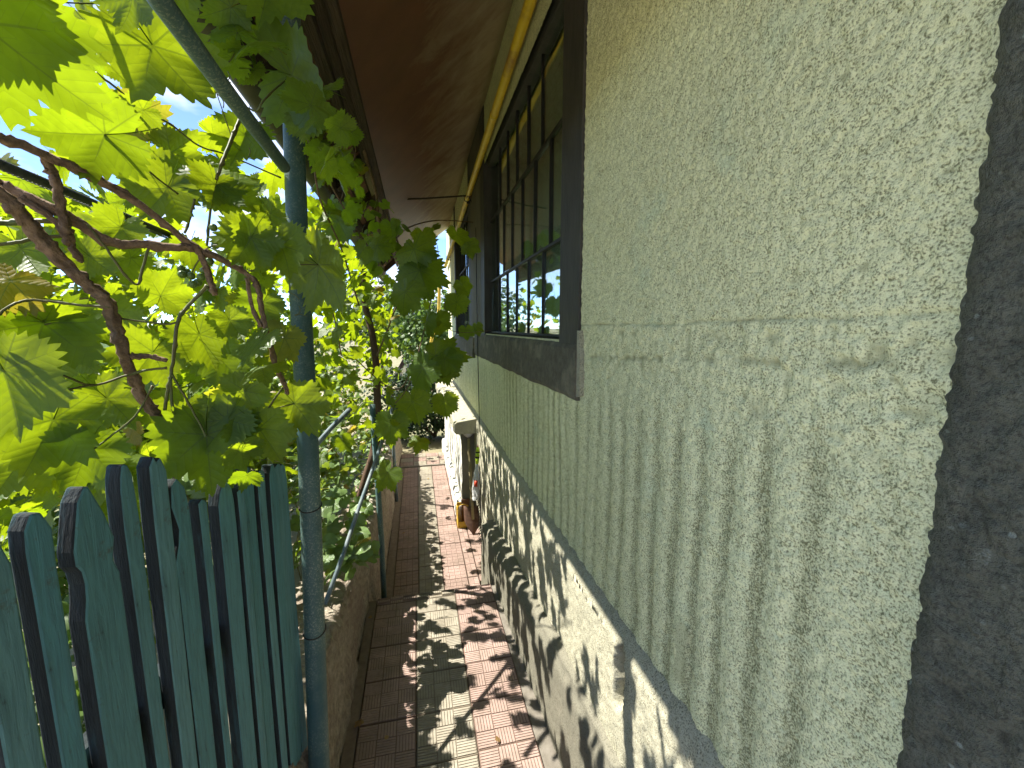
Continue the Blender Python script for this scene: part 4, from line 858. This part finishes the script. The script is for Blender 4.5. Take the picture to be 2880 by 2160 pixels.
big = [((1180, 760), (1215, 850), 2.55), ((1165, 700), (1180, 790), 2.6), ((1250, 1010), (1300, 1040), 2.35), ((1190, 1035), (1140, 1105), 2.3), ((1250, 1030), (1200, 1080), 2.4), ((1250, 1130), (1255, 1190), 2.7), ((1160, 1130), (1180, 1210), 2.6), ((1100, 1190), (1090, 1270), 2.4), ((1285, 850), (1270, 920), 3.0), ((1300, 800), (1330, 850), 3.1),
       ((1225, 1000), (1320, 985), 2.45), ((1320, 690), (1330, 750), 3.2), ((1285, 660), (1300, 720), 3.1), ((1190, 660), (1200, 700), 2.9), ((1180, 1240), (1170, 1275), 2.8), ((1090, 1330), (1050, 1390), 2.4), ((1230, 900), (1240, 960), 2.7), ((1140, 820), (1120, 900), 2.4), ((1200, 900), (1180, 960), 2.5), ((950, 620), (1000, 700), 1.9), ((1060, 690), (980, 730), 2.1), ((1100, 640), (1110, 690), 2.7), ((1340, 920), (1345, 960), 3.3), ((1310, 930), (1315, 975), 3.1)]
for (j, tp, d_) in big:
    J, T = atd(*j, d_), atd(*tp, d_ * random.uniform(.97, 1.03)); y_ = T - J; toc = (EYEP - J).normalized(); n = (toc + SUN_DIR * .5 + rvec(.3)); put_leaf(vine2, random.choice(HI), basis(J, y_, n if n.dot(SUN_DIR) > 0 else -n, y_.length * (.95 if j[0] < 1262 else .72)))
near2 = []
for (a0, b0, a1, b1, d0, d1, n_) in ((870, 300, 1040, 620, 1.5, 2.8, 46), (870, 560, 1080, 900, 1.7, 3.0, 62), (880, 850, 1120, 1260, 2.0, 3.2, 60), (1060, 620, 1230, 1000, 2.6, 3.8, 30), (985, 560, 1130, 700, 2.6, 3.6, 14)):
    for _ in range(n_):
        P_ = atd(random.uniform(a0, a1), random.uniform(b0, b1), random.uniform(d0, d1))
        if shades(P_) and random.random() < .7: continue
        near2.append(rand_leaf_mtx(P_, random.uniform(.04, .072), SUN_DIR * .7 + rvec(.55), .4))
def vol2(lowp=.5):
    """a point in the vine curtain: two sheets of foliage under the gutter and a looser mass beyond the wall"""
    while True:
        y_ = random.uniform(1.75, 7.2); x_ = -random.uniform(.30, 1.25); z_ = random.uniform(.55, 2.85)
        if x_ > -.5 and z_ < .9 + .2 * (y_ < 2.6): continue
        if x_ > -.42 and (y_ < 2.4) and z_ < 1.2: continue
        dens = .55 + .45 * math.sin(y_ * 2.6 + 1) * math.sin(z_ * 3.1 + x_ * 4); dens *= (.5 if z_ > 2.2 else 1) * (.55 if x_ < -.8 else 1)
        if random.random() < dens and not shades(Vector((x_, y_, z_))): return Vector((x_, y_, z_))
mats = []
mats += near2
for i in range(280):                                      # the dense fringe under the gutter that keeps the plinth mostly in shade
    tg = Vector((.55, random.uniform(1.55, 4.3), random.uniform(.05, .86))); P_ = tg + SUN_DIR * random.uniform(1.55, 2.7)
    if P_.z > 2.5 or shades(P_): continue
    mats.append(rand_leaf_mtx(P_, random.uniform(.045, .08), SUN_DIR * .9 + rvec(.4), .35))
for i in range(470):
    P_ = vol2(); s_ = random.uniform(.045, .085); mats.append(rand_leaf_mtx(P_, s_, SUN_DIR * .8 + rvec(.5), .4))
while len(mats) < 5600:
    x_ = random.uniform(-2.3, -.7); y_ = random.uniform(1.9, 7.5); z_ = random.uniform(.4, 2.5)
    if x_ + SHX * (z_ + .2) > -.34 or shades(Vector((x_, y_, z_))) or random.random() > .75 + .4 * math.sin(y_ * 3.1 + z_ * 2.5): continue
    mats.append(rand_leaf_mtx(Vector((x_, y_, z_)), random.uniform(.045, .085), SUN_DIR * .8 + rvec(.5), .4))
mats.sort(key=lambda m_: (Vector((m_[0][3], m_[1][3], m_[2][3])) - EYEP).length / m_.to_scale().x)
for m_ in mats[:270]: put_leaf(vine2, random.choice(MD), m_)
o = stuff_mesh('leaves', mats[270:], LOW_V, 'vine_leaf', vine2)
# ---- climber with pale heart leaves on the garden wall ------------------------
ivy = empty('climbing_bindweed', (-.75, 2.8, .35), 'mass of pale heart-leaved climber spilling over the retaining wall', 'plant')
mats = []
for i in range(1500):
    y_ = 1.75 + 4.2 * random.random() ** 1.3; t_ = random.random(); x_ = -.50 - .75 * t_; z_ = float(np.interp(y_, [1.5, 4, 7], [.52, .28, .15])) + random.random() ** 1.2 * (.95 * (.45 + t_))
    if y_ < 2.25 and x_ > -.72: continue
    if random.random() < .08 and y_ > 2.5: x_ = -.36 - random.uniform(0, .14); z_ = float(np.interp(y_, [1.5, 4, 7], [.52, .30, .2])) + random.uniform(-.04, .14)
    mats.append(rand_leaf_mtx(Vector((x_, y_, z_)), random.uniform(.03, .058), SUN_DIR * .9 + Vector((.25, -.35, 0)) + rvec(.35), .3, .6))
for (px_, py_, d_) in ((915, 1580, 1.95), (945, 1600, 2.0), (985, 1590, 2.05), (1010, 1560, 2.1), (960, 1560, 2.05), (925, 1545, 2.0), (1035, 1545, 2.15), (990, 1545, 2.1), (945, 1480, 2.1), (920, 1440, 2.1), (985, 1480, 2.2), (955, 1400, 2.2), (1010, 1440, 2.3), (1020, 1500, 2.3)):
    for _ in range(4): mats.append(rand_leaf_mtx(atd(px_ + random.uniform(-22, 22), py_ + random.uniform(-25, 25), d_ + random.uniform(-.03, .05)), random.uniform(.038, .066), SUN_DIR * .8 + Vector((.3, -.5, 0)), .3, .6))
mats.sort(key=lambda m_: (Vector((m_[0][3], m_[1][3], m_[2][3])) - EYEP).length / m_.to_scale().x)
for m_ in mats[:290]: put_leaf(ivy, random.choice(IV), m_)
stuff_mesh('leaves', mats[290:], LOW_H, 'ivy_leaf', ivy)
q = MB()
for k in range(14):
    q = MB(); y_ = random.uniform(1.9, 4.5); a_ = Vector((-.9 + random.uniform(-.1, .3), y_, .25)); MB_pts = [a_ + Vector((random.uniform(-.15, .2) * s_, random.uniform(-.2, .2) * s_, s_ * .7)) for s_ in (0, .4, .8, 1.1)]; q.tube(smooth_path(MB_pts, 4), .003, 5); q.build('stem', 'shoot_green', ivy)

# ---- bushes behind the fence, hedge at the path's end, trees ------------------
def clump(name, label, cat, base_, parts, mat, data, size, group=None, stems=True, trunk=None, n_obj=0):
    r_ = empty(name, base_, label, cat, group); mats = []
    for (c_, rx, ry, rz, n) in parts:
        for _ in range(n):
            v_ = rvec(1).normalized() * (random.random() ** .38); k_ = 1 + .22 * math.sin(v_.x * 5 + c_[0]) * math.sin(v_.z * 6)
            P_ = Vector(c_) + Vector((v_.x * rx, v_.y * ry, v_.z * rz)) * k_; mats.append(rand_leaf_mtx(P_, random.uniform(*size), (v_ * .6 + Vector((0, 0, .6)) + rvec(.4)), .35, .3))
    stuff_mesh('foliage', mats, data, mat, r_, 'stuff')
    q = MB(); b = Vector(base_)
    tr = trunk or .03
    for (c_, rx, ry, rz, n) in parts:
        c_ = Vector(c_); q.tube(smooth_path([b, b.lerp(c_, .5) + rvec(tr), c_ + Vector((0, 0, rz * .3))], 4), lerp_list(tr, tr * .35, 9), 7, True, .1)
    q.build('trunk', 'bark', r_, True); return r_
clump('garden_shrub', 'leafy green shrub low behind the teal picket fence', 'shrub', (-1.25, 1.1, .15), [((-1.15, 1.0, .75), .4, .6, .42, 800), ((-1.45, 1.7, .75), .45, .55, .40, 700), ((-.95, .65, .75), .28, .4, .4, 500)], 'bush_leaf', LOW_H, (.025, .05))
clump('garden_shrub', 'shrub in the garden beyond the leaning rod', 'shrub', (-1.9, 3.4, 0), [((-1.9, 3.2, .75), .6, .9, .6, 1200), ((-2.2, 4.6, .7), .7, .8, .6, 1000)], 'bush_leaf', LOW_H, (.03, .06))
clump('garden_shrub', 'tall loose green shrub filling the garden behind the climbing vine', 'shrub', (-2.6, 5.6, -.2), [((-2.3, 5.2, .9), .7, 1.0, .8, 1300), ((-2.5, 6.8, 1.0), .8, 1.0, .9, 1300), ((-1.7, 7.8, .9), .7, .8, .9, 1100), ((-3.2, 4.2, .9), .8, .9, .8, 1000)], 'bush_leaf', LOW_H, (.035, .07))
clump('hedge', 'dark shaded hedge closing off the end of the path', 'hedge', (.3, 8.3, -.4), [((.0, 8.2, .2), .55, .5, .65, 1700), ((.55, 8.35, .25), .45, .45, .75, 1600), ((-.55, 8.3, .3), .5, .5, .8, 1500), ((.15, 8.5, .75), .6, .4, .45, 1000)], 'hedge_leaf', LOW_H, (.028, .05))
clump('tree', 'sunlit pale green tree behind the dark hedge at the path end', 'tree', (.4, 11.5, -.4), [((.3, 11.2, 1.4), .9, .9, .9, 1500), ((-.3, 11.8, 1.9), .9, .9, .9, 1400), ((.9, 11.8, 2.0), .7, .8, .9, 1200)], 'bush_leaf', LOW_B, (.05, .10), trunk=.07)
clump('tree', 'darker tall tree farther behind the path end', 'tree', (-1.2, 17, -.8), [((-1.4, 17, 2.2), 1.8, 1.6, 1.6, 2000), ((.4, 17.5, 1.9), 1.5, 1.5, 1.4, 1600)], 'hedge_leaf', LOW_B, (.08, .15), trunk=.14)
for i, (x_, y_, h_, lb) in enumerate(((-17, 30, 3.4, 'rounded tree left of the far grey roofs'), (-34, 42, 4.2, 'rounded tree behind the far grey roofs'), (-26, 14, 3.4, 'broad garden tree far left seen through the vine leaves'), (-9, 26, 3.0, 'garden tree beyond the vine, right of the far roofs'), (-48, 30, 4.6, 'big dark tree farthest left beyond the roofs'))):
    zg = float(ground_z(np.array(x_), np.array(y_))); clump('tree', lb, 'tree', (x_, y_, zg), [((x_, y_, zg + h_ * .7), h_ * .42, h_ * .42, h_ * .32, 900), ((x_ + h_ * .25, y_ + .3, zg + h_ * .6), h_ * .3, h_ * .3, h_ * .25, 500), ((x_ - h_ * .25, y_, zg + h_ * .55), h_ * .3, h_ * .3, h_ * .25, 500)], 'hedge_leaf' if i % 2 else 'bush_leaf', LOW_B, (.14, .26), 'far garden trees', trunk=.16)
def far_house(px0, px1, pyr, pye, dist, lb):
    a_, b_ = atd(px0, pye, dist), atd(px1, pye, dist); rz_ = atd(px0, pyr, dist).z; L = (b_ - a_); L.z = 0; w = L.length; u_ = L.normalized(); v_ = Vector((-u_.y, u_.x, 0)); ez = a_.z; gz = float(ground_z(np.array(a_.x), np.array(a_.y))) - .3
    hh = empty('far_house', (a_.x, a_.y, gz), lb, 'house', 'houses across the valley'); D = 6.0
    W_ = lambda s_, d_, z_: tuple(a_ * 1 + u_ * s_ + v_ * d_ + Vector((0, 0, z_ - a_.z)))
    q = MB(); q.v = [W_(.3, .3, gz), W_(w - .3, .3, gz), W_(w - .3, D, gz), W_(.3, D, gz), W_(.3, .3, ez), W_(w - .3, .3, ez), W_(w - .3, D, ez), W_(.3, D, ez)]; q.f = [(0, 1, 5, 4), (1, 2, 6, 5), (2, 3, 7, 6), (3, 0, 4, 7), (4, 5, 6, 7)]; q.build('wall', 'far_wall', hh)
    rf = MB(); rf.v = [W_(0, 0, ez), W_(w, 0, ez), W_(w, D / 2, rz_), W_(0, D / 2, rz_), W_(0, D, ez), W_(w, D, ez)]; rf.f = [(0, 1, 2, 3), (3, 2, 5, 4), (0, 3, 4), (1, 5, 2)]; rf.build('roof', 'far_roof', hh)
    for k in range(2):
        s_ = w * (.25 + .45 * k); o = MB(); z1 = (ez * .75 + gz * .25); o.v = [W_(s_, .27, z1 - .9), W_(s_ + 1, .27, z1 - .9), W_(s_ + 1, .27, z1 + .3), W_(s_, .27, z1 + .3)]; o.f = [(0, 1, 2, 3)]; o.build('window', 'bar_iron', hh)
    o = MB(); c_ = W_(w * .45, D * .28, 0); o.box(c_[0] - .25, c_[0] + .25, c_[1] - .25, c_[1] + .25, ez, rz_ + .6); o.build('chimney', 'far_wall', hh)
far_house(138, 262, 992, 1016, 42, 'nearest far house with long dark grey ridged roof')
far_house(218, 300, 976, 993, 52, 'far house with pale metal roof just behind the dark one')
far_house(150, 216, 962, 985, 60, 'farthest house with small grey gable above the others')

# ================================================================== SMALL THINGS BY THE BLOCK
sh = empty('shovel', (.50, 4.05, Z_LOW), 'rusty round shovel leaning blade down against the white block', 'shovel')
bt = on(1332, 1503, 'Z', Z_LOW + .003)
def shp(a_, b_, c_): return (bt.x + a_, bt.y + .10 * (b_ / .30) + c_ - .02 * math.cos(a_ * 14), Z_LOW + .004 + b_)
q = MB(); nx, nz = 9, 8; 
for i in range(nz):
    t_ = i / (nz - 1); wd = .088 * math.sin(min(1, (t_ + .06) * 1.7) * math.pi / 2) ** .8
    for k in range(nx): s_ = -1 + 2 * k / (nx - 1); q.v.append(shp(s_ * wd, t_ * .27 + .02 * s_ * s_ * (1 - t_), .018 * s_ * s_))
for i in range(nz - 1):
    for k in range(nx - 1): q.f.append((i * nx + k, i * nx + k + 1, (i + 1) * nx + k + 1, (i + 1) * nx + k))
o = q.build('blade', 'rusty', sh, True); md = o.modifiers.new('solid', 'SOLIDIFY'); md.thickness = .004
MB().tube([(bt.x, bt.y + .03, Z_LOW + .15), (bt.x - .002, bt.y + .10, Z_LOW + .33), (bt.x - .012, bt.y + .235, .60)], [.016, .017, .015], 10).build('handle', 'pale_wood', sh, True)
def stand(px_, py_): return on(px_, py_, 'Z', Z_LOW)
yb = stand(1300, 1485); tb = empty('yellow_tub', yb, 'yellow plastic tub beside the rusty shovel', 'tub')
q = MB(); x0, x1, y0, y1, hh_ = yb.x - .045, yb.x + .075, yb.y - .01, yb.y + .15, .20; z0 = Z_LOW + .004
q.box(x0, x0 + .006, y0, y1, z0, z0 + hh_).box(x1 - .006, x1, y0, y1, z0, z0 + hh_).box(x0 + .006, x1 - .006, y0, y0 + .006, z0, z0 + hh_ * .35).box(x0 + .006, x1 - .006, y1 - .006, y1, z0, z0 + hh_ + .02).box(x0 + .006, x1 - .006, y0 + .006, y1 - .006, z0, z0 + .006); q.build('body', 'yellow_plastic', tb)
MB().tube(smooth_path([(x0, y0 + .08, z0 + hh_), ((x0 + x1) / 2, y0 + .03, z0 + hh_ + .05), (x1, y0 + .08, z0 + hh_)], 5), .004, 6).build('handle', 'yellow_plastic', tb)
rp = MB().box(.415, .50, 4.325, 4.345, Z_LOW + .004, -.08).box(.41, .505, 4.318, 4.325, -.10, -.085).build('rusty_sheet', 'rusty'); tag(rp, 'dark rusty metal sheet standing behind the yellow tub', 'sheet')
fl = empty('fishing_float', atd(1343, 1280, 3.9), 'neon yellow float with black bands hanging under the slab', 'float')
def fpt(y_, d_=3.9): return atd(1344 - (y_ - 1255) * .045, y_, d_)
segs = [(1250, 1258, .004, .006, 'red_plastic', 'tip'), (1258, 1270, .012, .018, 'neon', 'body'), (1270, 1274, .019, .019, 'black_rubber', 'band'), (1274, 1284, .0185, .0185, 'neon', 'body'), (1284, 1289, .019, .019, 'black_rubber', 'band'), (1289, 1304, .0195, .015, 'neon', 'body')]
for (a_, b_, r0, r1, mt, nm) in segs: MB().tube([fpt(a_), fpt((a_ + b_) / 2), fpt(b_)], [r0, (r0 + r1) / 2 + .0005, r1], 12).build(nm, mt, fl, True)
MB().tube([fpt(1215), fpt(1250)], .002, 5).build('string', 'black_rubber', fl)
# plastic bag with a bottle, hung on the same nail
bg = empty('plastic_bag', atd(1340, 1360, 3.92), 'crumpled clear plastic bag hanging below the yellow float', 'bag')
vv, ff = [], []; nr, ns = 12, 14
for i in range(nr):
    t_ = i / (nr - 1); c_ = atd(1342 - 4 * t_, 1303 + 100 * t_, 3.93); rr = .012 + .030 * math.sin(min(1, t_ * 1.15) * math.pi * .62)
    for k in range(ns): a_ = 2 * math.pi * k / ns; r2_ = rr * (1 + random.uniform(-.22, .22)); vv.append((c_.x + math.cos(a_) * r2_ * .8, c_.y + math.sin(a_) * r2_, c_.z))
for i in range(nr - 1):
    for k in range(ns): ff.append((i * ns + k, i * ns + (k + 1) % ns, (i + 1) * ns + (k + 1) % ns, (i + 1) * ns + k))
ff.append(tuple((nr - 1) * ns + k for k in range(ns))); o = meshobj('film', vv, ff, 'clear_film', bg); local(o)
MB().tube([atd(1339, 1352, 3.86), atd(1338, 1368, 3.86)], [.014, .016], 10).build('cap', 'red_plastic', bg, True)
br = empty('yard_brush', (.56, 3.8, Z_LOW), 'black bristled brush standing against the plinth by the shovel', 'brush')
bA, bB = Vector((.552, 3.75, Z_LOW + .01)), Vector((.556, 3.95, .40)); MB().tube([bA, bB], .007, 8).build('stick', 'black_rubber', br)
q = MB()
for k in range(26): c_ = bA.lerp(bB, .08 + .88 * k / 25); q.tube([c_, c_ + Vector((-.030, -.004, -.030))], .0032, 4)
q.build('bristle', 'black_rubber', br)
cap = MB().tube([(.50, 4.34, .655), (.50, 4.34, .63), (.505, 4.34, .60)], [.055, .052, .02], 14).build('round_cap', 'clear_film', None, True); tag(cap, 'pale round cap fixed under the near end of the slab', 'cap')
yp = MB().tube(smooth_path([atd(1236, 780, 9.0), atd(1234, 880, 9.0), atd(1228, 905, 9.0), atd(1214, 955, 9.0), atd(1210, 1000, 9.0)], 6), .035, 12).build('yellow_riser', 'gas_pipe', None, True); tag(yp, 'yellow gas riser pipe far beyond the house corner', 'pipe')
mn = MB().tube([atd(1060, 1262, 3.9), atd(1070, 1262, 3.9)], .01, 6)
# fallen leaves on the tiles
for k, (px_, py_, zz, lb) in enumerate(((1012, 2030, 0, 'curled yellow leaf fallen on the shaded near tiles'), (1088, 2072, 0, 'small pale leaf scrap fallen near the curled yellow leaf'), (1135, 1497, Z_LOW, 'dark dry leaf lying on the lower path'), (1040, 1735, 0, 'dry leaf at the foot of the retaining wall'), (1400, 2080, 0, 'brown leaf by the foot of the grey skirting'), (1205, 1345, Z_LOW, 'tiny dry leaf in the sun far along the lower path'))):
    P_ = on(px_, py_, 'Z', zz + .014); o = bpy.data.objects.new('fallen_leaf', DEADM[k % 3]); link(o); tag(o, lb, 'leaf', 'fallen leaves'); s_ = (.030, .014, .022, .016, .020, .018)[k]
    o.matrix_basis = basis(P_, Vector((random.uniform(-1, 1), random.uniform(-1, 1), 0)), Vector((random.gauss(0, .25), random.gauss(0, .25), 1)), s_)
